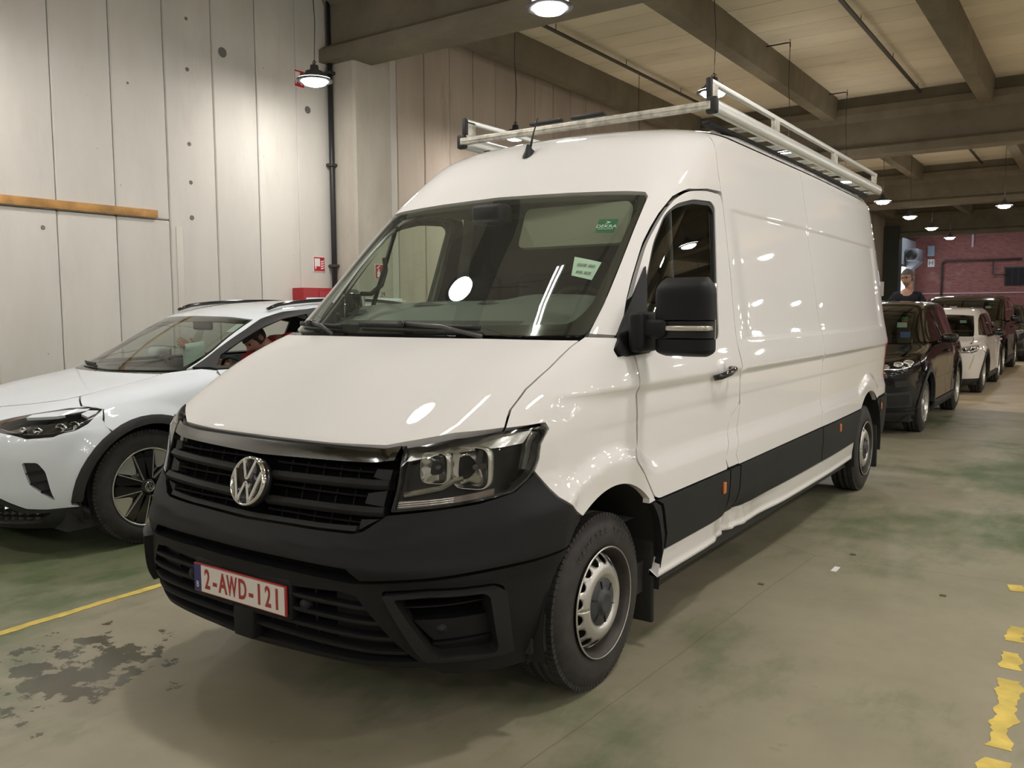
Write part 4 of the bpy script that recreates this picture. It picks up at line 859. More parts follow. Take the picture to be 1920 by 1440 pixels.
# side cheeks
for mir in (False, True):
    for q in ([(.549, .985), (.616, .985), (.612, .94), (.537, .955)], [(.530, .905), (.610, .918), (.607, .862), (.523, .868)], [(.522, .820), (.612, .828), (.60, .823), (.53, .788), (.517, .786)]):
        link('grille_cheek', panel_mesh(VAN, 'grille_cheek', [tv(q, .03, .002)], PLAS2, h=(.05, .05), off=-.012, depth=.04, mirror=mir), gr)
bars = [(.951, .916, .0), (.865, .830, .0)]
for a, b, o_ in bars:
    c = (a+b)/2; h_ = (a-b)/2
    for x0, x1 in ((-.612, -.075), (.075, .612)):
        dd = .014 if True else 0
        pth = polyp([(x0, c-.012*(abs(x0) < .2)+.0), (x1, c-.012*(abs(x1) < .2))], .04)
        strip(VAN, pth, [(-.055, -h_), (-.012, -h_), (-.004, -h_*.7), (.004, -h_*.2), (-.006, h_*.85), (-.016, h_), (-.055, h_)]).build('grille_bar', PLAS2, gr)
for c in (.972, .893, .808):
    for x0, x1 in ((-.55, -.08), (.08, .54)):
        strip(VAN, path((x0, c-.004), (x1, c), .05), [(-.045, -.0025), (-.018, -.0035), (-.014, 0), (-.018, .0035), (-.045, .0025)]).build('grille_slat', GB, gr)
for x in [k*.082+.04 for k in range(-7, 7)]:
    if abs(x) > .09: strip(VAN, path((x, .782), (x, .985), .05), [(-.054, -.0012), (-.047, -.0012), (-.047, .0012), (-.054, .0012)]).build('grille_rib', GB, gr)
link('grille_frame', panel_mesh(VAN, 'grille_frame', [tv(sym([(0, .781), (.37, .789), (.517, .796), (.517, .781), (.366, .775), (0, .767)]), .05)], PLAS2, h=(.1, .02), off=-.004, depth=.04), gr)
# chrome strip
link('chrome_strip', panel_mesh(VAN, 'chrome_strip', [tv(sym([(0, 1.034), (.43, 1.036), (.56, 1.044), (.626, 1.056), (.618, 1.012), (.534, 1.000), (.302, .993), (0, .985)]), .04)], mat('dark_chrome', (.22, .22, .22), .10, 1), h=(.06, .02), off=.003, depth=.03), gr)
link('bonnet_seal', panel_mesh(VAN, 'bonnet_seal', [tv(sym([(0, 1.046), (.56, 1.052), (.63, 1.064), (.63, 1.054), (.56, 1.042), (0, 1.034)]), .04)], RUB, h=(.1, .02), off=-.01, depth=.02), gr)
# emblem
def emblem(M, R, parent, deep=.012, n=40, bg=None, m=None, name='emblem'):
    e = empty(name, (0, 0, 0)); e.parent = parent
    m = m or CHR
    MB().lathe([(-.03, R*.98), (0, R*.98), (.0, 0)], n, M, 'z').build('emblem_disc', bg or mat('emblem_dark', (.03, .032, .035), .15, .6), e)
    t = MB(); t.lathe([(0, R*1.0), (deep*.8, R*.97), (deep, R*.93), (deep*.8, R*.885), (0, R*.86)], n, M, 'z')
    t.build('emblem_ring', m, e)
    t = MB(); w = .17
    def stroke(a, b):
        a = Vector(a); b = Vector(b); d = (b-a).normalized(); nn = Vector((-d.y, d.x))*w/2
        pts = [a-nn, b-nn, b+nn, a+nn]; inn_ = [a-nn*.75, b-nn*.75, b+nn*.75, a+nn*.75]
        t.add([M @ Vector((p.x*R, p.y*R, 0)) for p in pts]+[M @ Vector((p.x*R, p.y*R, deep)) for p in inn_], [(4, 5, 6, 7), (0, 1, 5, 4), (1, 2, 6, 5), (2, 3, 7, 6), (3, 0, 4, 7)], False)
    stroke((-.36, .83), (-.06, .12)); stroke((.36, .83), (.06, .12)); stroke((-.08, .13), (.08, .13))
    stroke((-.80, .42), (-.35, -.80)); stroke((-.35, -.80), (-.05, -.06)); stroke((.05, -.06), (.35, -.80)); stroke((.35, -.80), (.80, .42)); stroke((-.06, -.07), (.06, -.07))
    t.build('emblem_letters', m, e); return e
emblem(frame((0.0, .045, .893), (0, -1, .28)), .092, gr)
# number plate
np_ = empty('number_plate', (0, 0, 0)); np_.parent = V
MB().rbox((-.26, -.018, .455), (.26, -.006, .565), .004).build('plate', mat('plate_red', (.38, .03, .03), .4), np_)
MB().box((-.255, -.0195, .460), (.255, -.012, .560)).build('plate_face', mat('plate_white', (.72, .68, .64), .4), np_)
MB().box((-.255, -.0200, .460), (-.213, -.0125, .560)).build('country_band', mat('plate_blue', (.03, .03, .14), .4), np_)
RED = mat('plate_letters', (.33, .035, .03), .5)
for tx, x, sx in (('2', -.175, .62), ('-', -.130, .8), ('A', -.083, .66), ('W', -.030, .52), ('D', .030, .62), ('-', .078, .8), ('1', .122, .75), ('2', .170, .62), ('1', .217, .75)):
    vs, fs = text_geo(tx, .104, frame((x, -.0205, .508), (0, -1, 0)), .0006, sx, bold=.0022); MB().add(vs, fs, False).build('character', RED, np_, fix=False)
vs, fs = text_geo('B', .032, frame((-.234, -.0208, .484), (0, -1, 0)), .0004, .9); MB().add(vs, fs, False).build('country_letter', mat('print_pale', (.75, .78, .85), .5), np_, fix=False)
# headlights --------------------------------------------------------------
HL = [(.640, 1.050), (.794, 1.079), (.963, 1.101), (1.155, 1.107), (1.190, 1.098), (1.198, 1.075), (1.184, .993), (1.158, .950), (1.130, .925), (1.071, .893), (.943, .877), (.799, .862), (.638, .846), (.646, .942)]
HLb = rnd(HL, .008)
for mir in (False, True):
    s = -1 if mir else 1
    e = empty('headlight', (0, 0, 0)); e.parent = V
    out = dens(HLb, .03)
    link('lens', panel_mesh(VAN, 'lens', [inset(out, .004)], LGL, h=(.06, .05), off=.002, depth=0, mirror=mir), e)
    link('lens_rim', panel_mesh(VAN, 'lens_rim', [inset(out, .001), inset(out, .010)], BLK, h=(.2, .2), off=.0, depth=.03, mirror=mir), e)
    link('housing', panel_mesh(VAN, 'housing', [inset(out, .002)], mat('lamp_black', (.004, .004, .004), .35, spec=.25), h=(.06, .05), off=-.062, depth=0, mirror=mir), e)
    # chrome eyebrow along the top
    link('top_trim', panel_mesh(VAN, 'top_trim', [tv([(.652, 1.043), (.794, 1.071), (.963, 1.093), (1.13, 1.098), (1.12, 1.055), (.98, 1.052), (.96, 1.058), (.80, 1.042), (.655, 1.012)], .04)], mat('lamp_silver', (.55, .55, .52), .22, .9), h=(.05, .03), off=-.022, depth=.03, mirror=mir), e)
    link('side_trim', panel_mesh(VAN, 'side_trim', [tv([(1.14, 1.09), (1.185, 1.085), (1.172, 1.0), (1.15, .955), (1.13, .96), (1.15, 1.02)], .03)], mat('lamp_silver', (.55, .55, .52), .22, .9), h=(.05, .05), off=-.03, depth=.02, mirror=mir), e)
    link('turn_lens', panel_mesh(VAN, 'turn_lens', [tv([(.652, .853), (.80, .869), (1.0, .893), (1.0, .912), (.80, .892), (.655, .884)], .04)], mat('turn_clear', (.20, .16, .14), .2, .5, coat=1), h=(.05, .02), off=-.020, depth=.03, mirror=mir), e)
    for kk in range(4): strip(VAN, path((.655, .857+kk*.007), (.85, .874+kk*.007), .04), [(-.018, -.001), (-.014, -.001), (-.014, .001), (-.018, .001)], mirror=mir).build('lens_groove', mat('lamp_silver', (.55, .55, .52), .22, .9), e)
    tb = polyp([(.665, .905), (.80, .925), (.845, .945), (.88, .95)], .03)
    strip(VAN, tb, [(-.05, -.008), (-.03, -.008), (-.025, 0), (-.03, .009), (-.05, .009)], mirror=mir).build('light_guide', mat('lamp_silver', (.55, .55, .52), .22, .9), e)
    # reflector bowls
    for (tc, vc, a, b) in ((.766, .990, .046, .050), (.905, .985, .062, .068)):
        P_ = VAN.P(s*tc, vc); N_ = np.array((s*.32, -1, .06)); N_ /= np.linalg.norm(N_); M_ = frame(P_-VAN.N(s*tc, vc)*.020, N_)
        oc = [(math.copysign(abs(cos(q))**.45, cos(q)), math.copysign(abs(sin(q))**.45, sin(q))) for q in [2*pi*(k+.5)/28 for k in range(28)]]
        def bowl(i, j):
            rr_ = (1, .97, .80, .55, .3, .12)[i]; dz = (0, -.006, -.022, -.040, -.05, -.054)[i]
            q = oc[j % 28]; fl = 1; return M_ @ Vector((q[0]*a*rr_*fl, q[1]*b*rr_*fl, dz))
        t = MB(); t.grid(lambda i, j: bowl(i, j), 6, 29); t.build('reflector', mat('reflector_chrome', (.85, .85, .85), .12, 1), e)
        t = MB(); t.grid(lambda i, j: M_ @ Vector((oc[j % 28][0]*a*(1.0, 1.045, 1.06)[i], oc[j % 28][1]*b*(1.0, 1.045, 1.06)[i], (0, .002, -.05)[i])), 3, 29); t.build('reflector_rim', mat('lamp_silver', (.55, .55, .52), .22, .9), e)
        MB().lathe([(-.052, .009), (-.034, .009), (-.028, .006), (-.026, 0)], 14, M_, 'z').build('bulb', mat('bulb_cap', (.12, .12, .12), .2, .8), e)
# mirrors ---------------------------------------------------------------
for mir in (False, True):
    s = -1 if mir else 1
    e = empty('wing_mirror', (0, 0, 0)); e.parent = V
    link('mirror_base', panel_mesh(VAN, 'mirror_base', [inset(yz(VAN, [(1.43, 1.688), (1.29, 1.554), (1.11, 1.384), (1.062, 1.356), (1.067, 1.332), (1.12, 1.322), (1.28, 1.327), (1.345, 1.345), (1.345, 1.50)], .04), .0)], PLAS, h=(.08, .06), off=.016, depth=.05, mirror=mir), e)
    def MX(x, y, z): return (s*x, y, z)
    t = MB()
    # arm
    t.rbox((1.0, 1.13, 1.40), (1.14, 1.25, 1.47), .02, Matrix.Diagonal((s, 1, 1, 1)), 3); t.rbox((.985, 1.11, 1.34), (1.05, 1.27, 1.50), .02, Matrix.Diagonal((s, 1, 1, 1)), 3)
    t.build('mirror_arm', PLAS, e)
    def shell(z0, z1, y0, nm, m, grow=0, tops=1):
        t = MB(); n = 14
        def Pf(i, j):
            q = i/(n-1); z = z0+(z1-z0)*q; a = 2*pi*j/32
            w = .118+grow; d = .062+grow
            k = q if tops == 1 else 1-q
            f = (1-max(0, (k-.62)/.38)**2.6*.62) if tops else 1
            fx = (1-max(0, (k-.55)/.45)**2.4*.28) if tops else 1
            ex = .62
            x = 1.19+math.copysign(abs(cos(a))**ex, cos(a))*w*fx; y = y0+math.copysign(abs(sin(a))**ex, sin(a))*d*f+.02*(1-f)
            return MX(x, y, z)
        t.grid(Pf, n, 33); t.add([Pf(n-1, j) for j in range(32)], [tuple(range(32))]); t.add([Pf(0, j) for j in range(32)], [tuple(range(32))[::-1]]); return t.build(nm, m, e)
    shell(1.468, 1.632, 1.205, 'mirror_cap', PLAS, .0)
    shell(1.398, 1.463, 1.205, 'mirror_band', BLK if False else PLAS2, -.004, 0)
    shell(1.393, 1.325, 1.205, 'mirror_lower', PLAS, -.001, 1)
    # turn repeater, glass
    t = MB(); t.rbox((1.135, 1.134, 1.426), (1.29, 1.16, 1.446), .006, Matrix.Diagonal((s, 1, 1, 1))); t.rbox((1.28, 1.14, 1.426), (1.307, 1.20, 1.446), .006, Matrix.Diagonal((s, 1, 1, 1)))
    t.build('turn_repeater', mat('repeater_clear', (.55, .52, .46), .15, .4, coat=1), e)
    MB().rbox((1.09, 1.262, 1.345), (1.29, 1.272, 1.61), .01, Matrix.Diagonal((s, 1, 1, 1))).build('mirror_glass', CHR, e)
# the passenger mirror is folded back against the door
for o in list(bpy.data.objects):
    if o.name.startswith('wing_mirror') and any(c.name.startswith('mirror_cap') and c.data.vertices[0].co.x < 0 for c in kids(o)):
        for c in kids(o):
            if c.name.startswith('mirror_base'): continue
            pv = Vector((-1.03, 1.17, 0)); c.data.transform(Matrix.Translation((-.045, .25, 0) if not c.name.startswith('mirror_arm') else (.02, .20, 0)) @ Matrix.Translation(pv) @ Matrix.Rotation(radians(-80), 4, 'Z') @ Matrix.Translation(-pv))
# amber markers
for y, z in ((2.13, .618), (4.41, .652), (5.98, .66)):
    for s in (1, -1):
        x = float(VAN.P(VAN.S(np.array([y]), np.array([z]))[0], np.array([z]))[0, 0]); MB().rbox((x+.006, y-.018, z-.03), (x+.018, y+.018, z+.03), .005, Matrix.Diagonal((s, 1, 1, 1))).build('side_marker', AMB, V)
# arch liners, underbody ------------------------------------------------
for yc in (.993, 5.483):
    for s in (1, -1):
        t = MB(); n = 18
        t.grid(lambda i, j: (s*(.60 if j == 0 else .97), yc+.475*cos(pi*i/(n-1)*1.12-.18), .36+.475*sin(pi*i/(n-1)*1.12-.18)), n, 2)
        t.add([(s*.60, yc+.475*cos(pi*i/(n-1)*1.12-.18), .36+.475*sin(pi*i/(n-1)*1.12-.18)) for i in range(n)], [tuple(range(n))]); t.build('wheel_arch_liner', mat('liner_black', (.012, .011, .010), .85), V, fix=False)
t = MB(); t.box((-.93, .50, .30), (.93, .52, .60)); t.box((-.90, .55, .26), (.90, 6.25, .40)); t.build('underbody', INT, V)
for yc, y1 in ((.993, 1.475), (5.483, 5.965)):
    for s in (1, -1): MB().rbox((.70, y1-.03, .12), (.945, y1+.0, .50), .01, Matrix.Diagonal((s, 1, 1, 1))).build('mud_flap', mat('flap_black', (.014, .013, .012), .8), V)
MB().prism([(-.90, .4), (.90, .4), (.93, 1.2), (.80, 2.05), (.74, 2.30), (.55, 2.40), (-.55, 2.40), (-.74, 2.30), (-.80, 2.05), (-.93, 1.2)], 2.46, 2.49, 'y').build('bulkhead', INT, V)
# wheels ------------------------------------------------------------------
def wheel(parent, R, w, rimR, style, name='wheel'):
    e = empty(name, (0, 0, 0)); e.parent = parent
    sw = R-rimR
    prof = [(-w/2+.012, rimR-.006), (-w/2+.002, rimR+.02), (-w/2, rimR+sw*.5), (-w/2+.012, R-.035), (-w/2+.03, R-.014), (-w/2+.055, R-.004)]
    tread = []
    gx = [-w*.20, 0, w*.20]
    a = -w/2+.055; tread = [(a, R-.003)]
    for g_ in gx: tread += [(g_-.006, R), (g_-.005, R-.010), (g_+.005, R-.010), (g_+.006, R)]
    prof = prof+tread+[(w/2-.055, R-.003), (w/2-.03, R-.014), (w/2-.012, R-.035), (w/2, rimR+sw*.5), (w/2-.002, rimR+.02), (w/2-.012, rimR-.006)]
    t = MB(); t.lathe(prof, 64); t.build('tyre', TYRE, e)
    # shoulder sipes
    t = MB(); n = 88
    for k in range(n):
        q = 2*pi*k/n; M_ = Matrix.Rotation(q, 4, 'X')
        for s in (1, -1): t.box((s*(w/2-.047)-.020, -.0098, R-.020), (s*(w/2-.047)+.020, .0098, R-.0005), M_)
    t.build('tread_blocks', TYRE, e)['kind'] = 'stuff'
    return e
def van_wheel(loc, s):
    e = wheel(V, .352, .225, .218, 'steel'); e.location = loc; e.rotation_euler = (0, 0, 0 if s > 0 else pi)
    x = .112
    t = MB(); t.lathe([(x-.012, .205), (x-.006, .214), (x+.004, .2225), (x+.008, .219), (x+.004, .212), (x-.012, .204), (x-.06, .196), (x-.10, .190), (x-.2, .19)], 48); t.build('rim', RIMD, e)
    MB().lathe([(x+.004, .2225), (x+.0088, .2205), (x+.0085, .2175), (x+.003, .2165)], 48).build('rim_edge', SILV, e)
    # disc with 16 oval holes, built in polar space
    rad = [(.190, -.060), (.186, -.050), (.175, -.038), (.160, -.024), (.148, -.014), (.138, -.008), (.125, -.003), (.112, -.003), (.100, -.012), (.09, -.020)]
    rr_ = [r[0] for r in rad][::-1]; xx_ = [r[1] for r in rad][::-1]
    outer = [(-pi, .092), (pi, .092), (pi, .190), (-pi, .190)]
    holes = []
    for k in range(16):
        c = -pi+(k+.5)*2*pi/16; holes.append(np.array([(c+.135*cos(q), .1665+.0185*sin(q)) for q in [2*pi*j/14 for j in range(14)]]))
    sc_ = .17  # scale angle to metres for a good triangulation
    L_ = [dens([(a*sc_, b) for a, b in outer], .02)]+[np.array([(a*sc_, b) for a, b in h_]) for h_ in holes]
    Vt, Ft = tri2d(L_, (.02, .009)); t = MB()
    P3 = [(x+float(np.interp(b, rr_, xx_)), b*cos(a/sc_), b*sin(a/sc_)) for a, b in Vt]
    t.add(P3, [tuple(int(q) for q in f) for f in Ft], True); o = t.build('wheel_disc', SILV, e, fix=False)
    m = o.modifiers.new('thick', 'SOLIDIFY'); m.thickness = .006; m.offset = -1
    MB().lathe([(x-.10, .19), (x-.10, .0)], 32).build('brake_drum', mat('brake_black', (.01, .009, .008), .7), e, fix=False)
    # centre cap
    CAP = mat('hub_cap', (.035, .037, .04), .45)
    t = MB(); t.lathe([(x-.03, .100), (x-.012, .099), (x-.006, .092), (x-.002, .06), (x+.002, .046), (x+.012, .043), (x+.015, .036), (x+.013, .030), (x+.010, 0)], 40); t.build('hub_cap', CAP, e)
    t = MB()
    for k in range(6):
        M_ = Matrix.Rotation(2*pi*k/6+.2, 4, 'X'); t.box((x-.006, -.002, .056), (x+.0015, .002, .088), M_)
    t.build('hub_cap_slots', M_DARK, e)['kind'] = 'stuff'
    return e
for yy in (.993, 5.483):
    for s in (1, -1): van_wheel((s*.838, yy, .352), s)
# tyre lettering
def arc_text(parent, s, R, x, a0, step, txt, h):
    for i, c in enumerate(txt):
        if c == ' ': continue
        a = a0+step*i; M_ = Matrix.Rotation(-a, 4, 'X') @ frame((x, 0, R), (1, 0, 0)); vs, fs = text_geo(c, h, M_, .0012, .9); MB().add(vs, fs, False).build('sidewall_letter', mat('tyre_letter', (.06, .055, .05), .6), parent, fix=False)
fwl = [o for o in bpy.data.objects if o.name.startswith('wheel') and o.parent == V and o.type == 'EMPTY' and abs(o.location.y-.993) < .01 and o.location.x > 0][0]
arc_text(fwl, 1, .285, .1125, radians(-42), radians(7.5), 'VANCTRA TOUR', .035)
# interior -------------------------------------------------------------
t = MB()
pr = [(.98, 1.395), (1.14, 1.455), (1.32, 1.515), (1.48, 1.555), (1.58, 1.55), (1.62, 1.40), (1.55, 1.1), (1.5, .6), (1.0, .6)]
def dsh(i, j):
    x = -.88+1.76*i/40; y, z = pr[j]; hump = .032*math.exp(-((x-.44)/.26)**4)*(1 if 3 <= j <= 4 else .4 if j == 2 else 0)-(.02*(x/.88)**2 if j < 5 else 0)
    y2 = y+(.16*(abs(x)/.88)**2 if j < 3 else .05*(abs(x)/.88)**2); return (x, y2, z+hump)
t.grid(dsh, 41, len(pr)); t.build('dashboard', DASH, V, auto=35)
for x in (-.78, -.30, .12, .80):
    zz = lambda y_: float(np.interp(y_-.16*(abs(x)/.88)**2, [.98, 1.14, 1.32, 1.48], [1.395, 1.455, 1.515, 1.555]))-.02*(x/.88)**2+.006
    MB().add([(x-.10, 1.40, zz(1.40)), (x+.10, 1.40, zz(1.40)), (x+.06, 1.53, zz(1.53)), (x-.10, 1.47, zz(1.47))], [(0, 1, 2, 3)], False).build('air_vent', INT, V, fix=False)
MB().grid(lambda i, j: ((-.62+1.1*i/10), 1.06+.08*j/3, 1.432+.03*j/3), 11, 4).build('defrost_vent', INT, V)
sw_ = MB(); Ms = Matrix.Translation((.44, 1.74, 1.435)) @ Matrix.Rotation(radians(-62), 4, 'X')
sw_.tube([Ms @ Vector((.2*cos(q), .2*sin(q), 0)) for q in [2*pi*k/36 for k in range(36)]], .016, 8, closed=True)
for q in (0, pi, -pi/2): sw_.tube([Ms @ Vector((.04*cos(q), .04*sin(q), -.02)), Ms @ Vector((.19*cos(q), .19*sin(q), 0))], .014, 6)
sw_.lathe([(-.04, .06), (-.005, .065), (0, .05), (.004, 0)], 20, Ms, 'z'); sw_.build('steering_wheel', INT, V)
for x in (-.62, -.22, .44):
    e = empty('seat', (x, 1.95, .9)); e.parent = V
    MB().rbox((-.22, -.25, -.1), (.22, .25, .08), .05, seg=3).build('seat_cushion', mat('seat_cloth', (.018, .018, .019), .9), e)
    MB().rbox((-.21, .20, .05), (.21, .34, .62), .06, Matrix.Rotation(radians(-8), 4, 'X'), 3).build('seat_back', mat('seat_cloth', (.018, .018, .019), .9), e)
    MB().rbox((-.12, .20, .68), (.12, .30, .86), .04, Matrix.Rotation(radians(-8), 4, 'X'), 3).build('headrest', mat('seat_cloth', (.018, .018, .019), .9), e)
for x0, x1, z0 in ((.16, .74, 1.80),):
    t = MB(); M_ = Matrix.Translation((0, 1.635, 1.99)) @ Matrix.Rotation(radians(-22), 4, 'X'); t.prism(rnd([(x0, -.20), (x1, -.20), (x1+.0, .01), (x0, .01)], .035), -.012, .012, 'y', M_); t.build('sun_visor', BEIGE, V)
t = MB(); t.prism(rnd([(-.64, 1.80), (-.12, 1.78), (-.12, 1.98), (-.64, 1.98)], .03), 2.035, 2.05, 'z'); t.build('sun_visor', mat('visor_dark', (.12, .12, .11), .9), V)
MB().rbox((-.09, 1.50, 1.93), (.09, 1.62, 2.03), .02).build('sensor_cover', INT, V)
MB().box((-.72, 1.84, 2.06), (.72, 2.42, 2.09)).build('headliner', mat('headliner', (.16, .16, .14), .9), V)
for s in (1, -1):
    # inner A pillar trim and grab handle
    Pp = [(s*.80, 1.17, 1.42), (s*.795, 1.36, 1.58), (s*.775, 1.62, 1.80), (s*.75, 1.84, 1.97), (s*.72, 1.98, 2.02)]
    MB().tube([(s*.78, 1.42, 1.60), (s*.765, 1.48, 1.60), (s*.76, 1.56, 1.65), (s*.765, 1.60, 1.73), (s*.775, 1.60, 1.80)], .013, 8).build('grab_handle', INT, V)
# antenna
t = MB(); t.lathe([(0, .038), (.012, .034), (.03, .020), (.055, .009), (.06, .006)], 16, Matrix.Translation((0, 1.90, 2.318)) @ Matrix.Rotation(radians(18), 4, 'X') @ Matrix.Diagonal((.8, 1.5, 1, 1)), 'z'); t.build('antenna_foot', RUB, V)
t = MB(); t.tube([(0, 1.905, 2.36), (.0, 1.935, 2.44), (0, 1.975, 2.525)], [.007, .005, .003], 8); t.build('antenna_rod', RUB, V)
# roof rack ---------------------------------------------------------------
rk = empty('roof_rack', (0, 0, 0)); rk.parent = V
RX, RZ, RY0, RY1 = .818, 2.555, 2.36, 6.30
oval = [(RX+.028*cos(q), RZ+.042*sin(q)) for q in [2*pi*k/20 for k in range(20)]]
for s in (1, -1):
    t = MB(); t.prism([(s*a, b) for a, b in oval], RY0+.02, RY1, 'y', smooth=True); t.build('side_rail', ALU, rk, auto=50)
    t = MB(); t.rbox((RX-.030, RY0+.02, RZ+.112), (RX-.004, RY1-.05, RZ+.142), .006, Matrix.Diagonal((s, 1, 1, 1))); t.build('upper_rail', ALU, rk)
    for y in (RY0+.06, 3.45, 4.85, RY1-.12):
        t = MB(); t.rbox((RX-.03, y-.05, RZ+.02), (RX-.005, y+.05, RZ+.13), .004, Matrix.Diagonal((s, 1, 1, 1))); t.build('rail_post', ALUD, rk)
    MB().rbox((RX-.030, RY0-.012, RZ-.042), (RX+.032, RY0+.03, RZ+.045), .012, Matrix.Diagonal((s, 1, 1, 1))).build('end_cap', RUB, rk)
    MB().rbox((RX-.034, RY0-.0, RZ+.04), (RX-.002, RY0+.03, RZ+.145), .008, Matrix.Diagonal((s, 1, 1, 1))).build('end_cap', RUB, rk)
    # mounting strip on the roof edge
    MB().rbox((.705, 2.50, 2.490), (.755, 6.2, 2.515), .008, Matrix.Diagonal((s, 1, 1, 1))).build('mount_strip', RUB, rk)
def cb(y, z, nm, m, hh=.028):
    t = MB(); t.rbox((-RX, y-.018, z-hh), (RX, y+.018, z+hh), .005); t.rbox((-RX+.02, y-.021, z-.004), (RX-.02, y+.021, z+.004), .002); return t.build(nm, m, rk)
cb(RY0, RZ+.0, 'front_crossbar', ALUD, .021)
y = 2.9
while y < 6.3: cb(y, RZ-.03, 'crossbar', ALUD if y < 3 else ALU, .014); y += .33
MB().rbox((-.30, RY0-.02, RZ+.03), (-.08, RY0+.02, RZ+.05), .008).build('rubber_stop', RUB, rk); MB().rbox((-.02, RY0-.02, RZ+.03), (.20, RY0+.02, RZ+.05), .008).build('rubber_stop', RUB, rk)
# ================================================================== WHITE CROSSOVER BY THE WALL
I_ROWS=[(.16,.16,.20,.80,4.50),(.22,.22,.10,.87,4.54),(.30,.30,.04,.905,4.57),(.45,.45,.0,.918,4.58),(.60,.60,0,.924,4.58),(.72,.72,.02,.926,4.58),(.78,.78,.05,.926,4.57),(.84,.80,.09,.925,4.57),(.95,.86,.22,.922,4.56),(1.2,.955,.50,.908,4.53),(1.45,1.015,.78,.885,4.49),(1.65,1.055,1.0,.86,4.45),(1.75,1.075,1.10,.845,4.42),(1.75,1.075,1.10,.845,4.42),
(1.85,1.15,1.27,.80,4.35),(2.05,1.32,1.58,.725,4.22),(2.22,1.46,1.87,.672,4.08),(2.22,1.46,1.87,.672,4.08),(2.35,1.53,2.09,.63,3.97),(2.5,1.575,2.4,.56,3.9),(2.7,1.60,2.8,.40,3.8),(2.95,1.61,3.1,.015,3.6)]
I_D=[(.16,.01,.05,.11,.19,.30,.42,.56,.72),(.60,.01,.04,.09,.17,.27,.39,.53,.70),(.84,.01,.04,.09,.16,.25,.36,.50,.68),(1.2,.01,.03,.07,.13,.21,.31,.45,.64),(1.75,.02,.06,.10,.16,.23,.32,.44,.60),(2.22,.015,.045,.075,.11,.17,.25,.36,.5),(2.95,.015,.045,.075,.11,.17,.25,.36,.5)]
def arch_disp(hubs, hz, R0, R1, amt, scoop=(1.35, 3.2)):
    def f(x, y, z, t):
        w = sm(.9, 1.25, t); d = 0*y
        for yc in hubs:
            r = np.hypot(y-yc, z-hz); d = d+amt*(1-sm(R0, R1, r))*sm(.1, .3, z)
        d = d-.03*np.exp(-((z-.62)/.16)**2)*sm(scoop[0], scoop[0]+.35, y)*(1-sm(scoop[1]-.4, scoop[1], y)); return d*w, 0*y
    return f
IDB = Body(I_ROWS, I_D, ymid=(2.4, 2.95, 3.4), disp=arch_disp((.86, 3.626), .355, .46, .58, .035), corner=(.35, .1, .01), rearw=.93)
WP = mat('crossover_white', (.74, .79, .85), .6, coat=1, coatr=.015, spec=.12)
CP = mat('black_cladding', (.022, .022, .023), .55)
DG = glass_mat('clear_glass', (.66, .70, .66), 1.5)
I = empty('white_crossover', (-3.446, .36, 0), label='white crossover car with tall black wheel arches parked by the concrete wall', cat='car')
def archtv(B, R, a0, a1, yc, zc, n=16, zmin=0):
    q = [(yc+R*cos(radians(a0+(a1-a0)*k/n)), zc+R*sin(radians(a0+(a1-a0)*k/n))) for k in range(n+1)]; q = [p for p in q if p[1] > zmin]
    t_, v_ = B.S(np.array([p[0] for p in q]), np.array([p[1] for p in q])); return [(float(a), float(b)) for a, b in zip(t_, v_)]
def pyz(B, pts, h=.05):
    p = dens(pts, h, False); t_, v_ = B.S(p[:, 0], p[:, 1]); return [(float(a), float(b)) for a, b in zip(t_, v_)]
def P2(name, loops, m, h=(.05, .04), par=None, **k): return panel(IDB, name, loops, m, par or I, both=True, h=h, **k)
gg = .0025
aw = archtv(IDB, .485, 96, 176, .86, .355, 14, .30)
seamA = archtv(IDB, .485, 118, 118.1, .86, .355, 1)[0]
# bonnet and nose
bon = [(0, 1.035), (.12, 1.043), (.389, 1.107), (.60, 1.19), (.675, 1.30), (.713, 1.498), (.713, 1.679), (.690, 1.745), (0, 1.745)]
panel(IDB, 'bonnet', [tv(sym(bon), .05, gg)], WP, I, h=(.06, .05), depth=.025)
HLi = [(.40, .905), (.596, .997), (.808, 1.076), (.981, 1.093), (1.109, 1.041), (1.131, .994), (1.178, .884), (1.152, .805), (1.034, .757), (.857, .751), (.619, .799), (.40, .83)]
SI = rnd([(.846, .618), (.951, .614), (.996, .556), (1.028, .368), (.887, .48), (.86, .563)], .02)
awn = [q for q in archtv(IDB, .485, 122.6, 186, .86, .355, 16, .31)]
nose = [(0, 1.029), (.125, 1.037), (.389, 1.10), (.60, 1.182), (.655, 1.243), (.870, 1.103)]
nose = nose+[(1.112, 1.044)]+awn+[(1.154, .319), (.95, .318), (.825, .329), (.667, .398), (.5, .42), (0, .42)]
panel(IDB, 'front_bumper', [tv(sym(nose), .04, gg), tv([(a*1.0, b) for a, b in HLi], .04), tv([(-a, b) for a, b in HLi], .04), tv(SI, .03), tv([(-a, b) for a, b in SI], .03)], WP, I, h=(.05, .035), depth=.04)
pill = [(.695, 1.752), (.868, 1.778), (.93, 1.79)]
fenI = [(.657, 1.249), (.683, 1.30), (.718, 1.498), (.718, 1.679), (.70, 1.752), (.868, 1.778), (1.03, 1.79)]+pyz(IDB, [(1.484, 1.09), (1.46, .9), (1.47, .6)])+pyz(IDB, [(1.47, .36), (1.345, .36)])
fenI = fenI+archtv(IDB, .485, 4, 122, .86, .355, 24, .30)+[(1.114, 1.046), (.872, 1.106)]
P2('fender', [tv(fenI, .04, gg)], WP, depth=.03, h=(.05, .04))
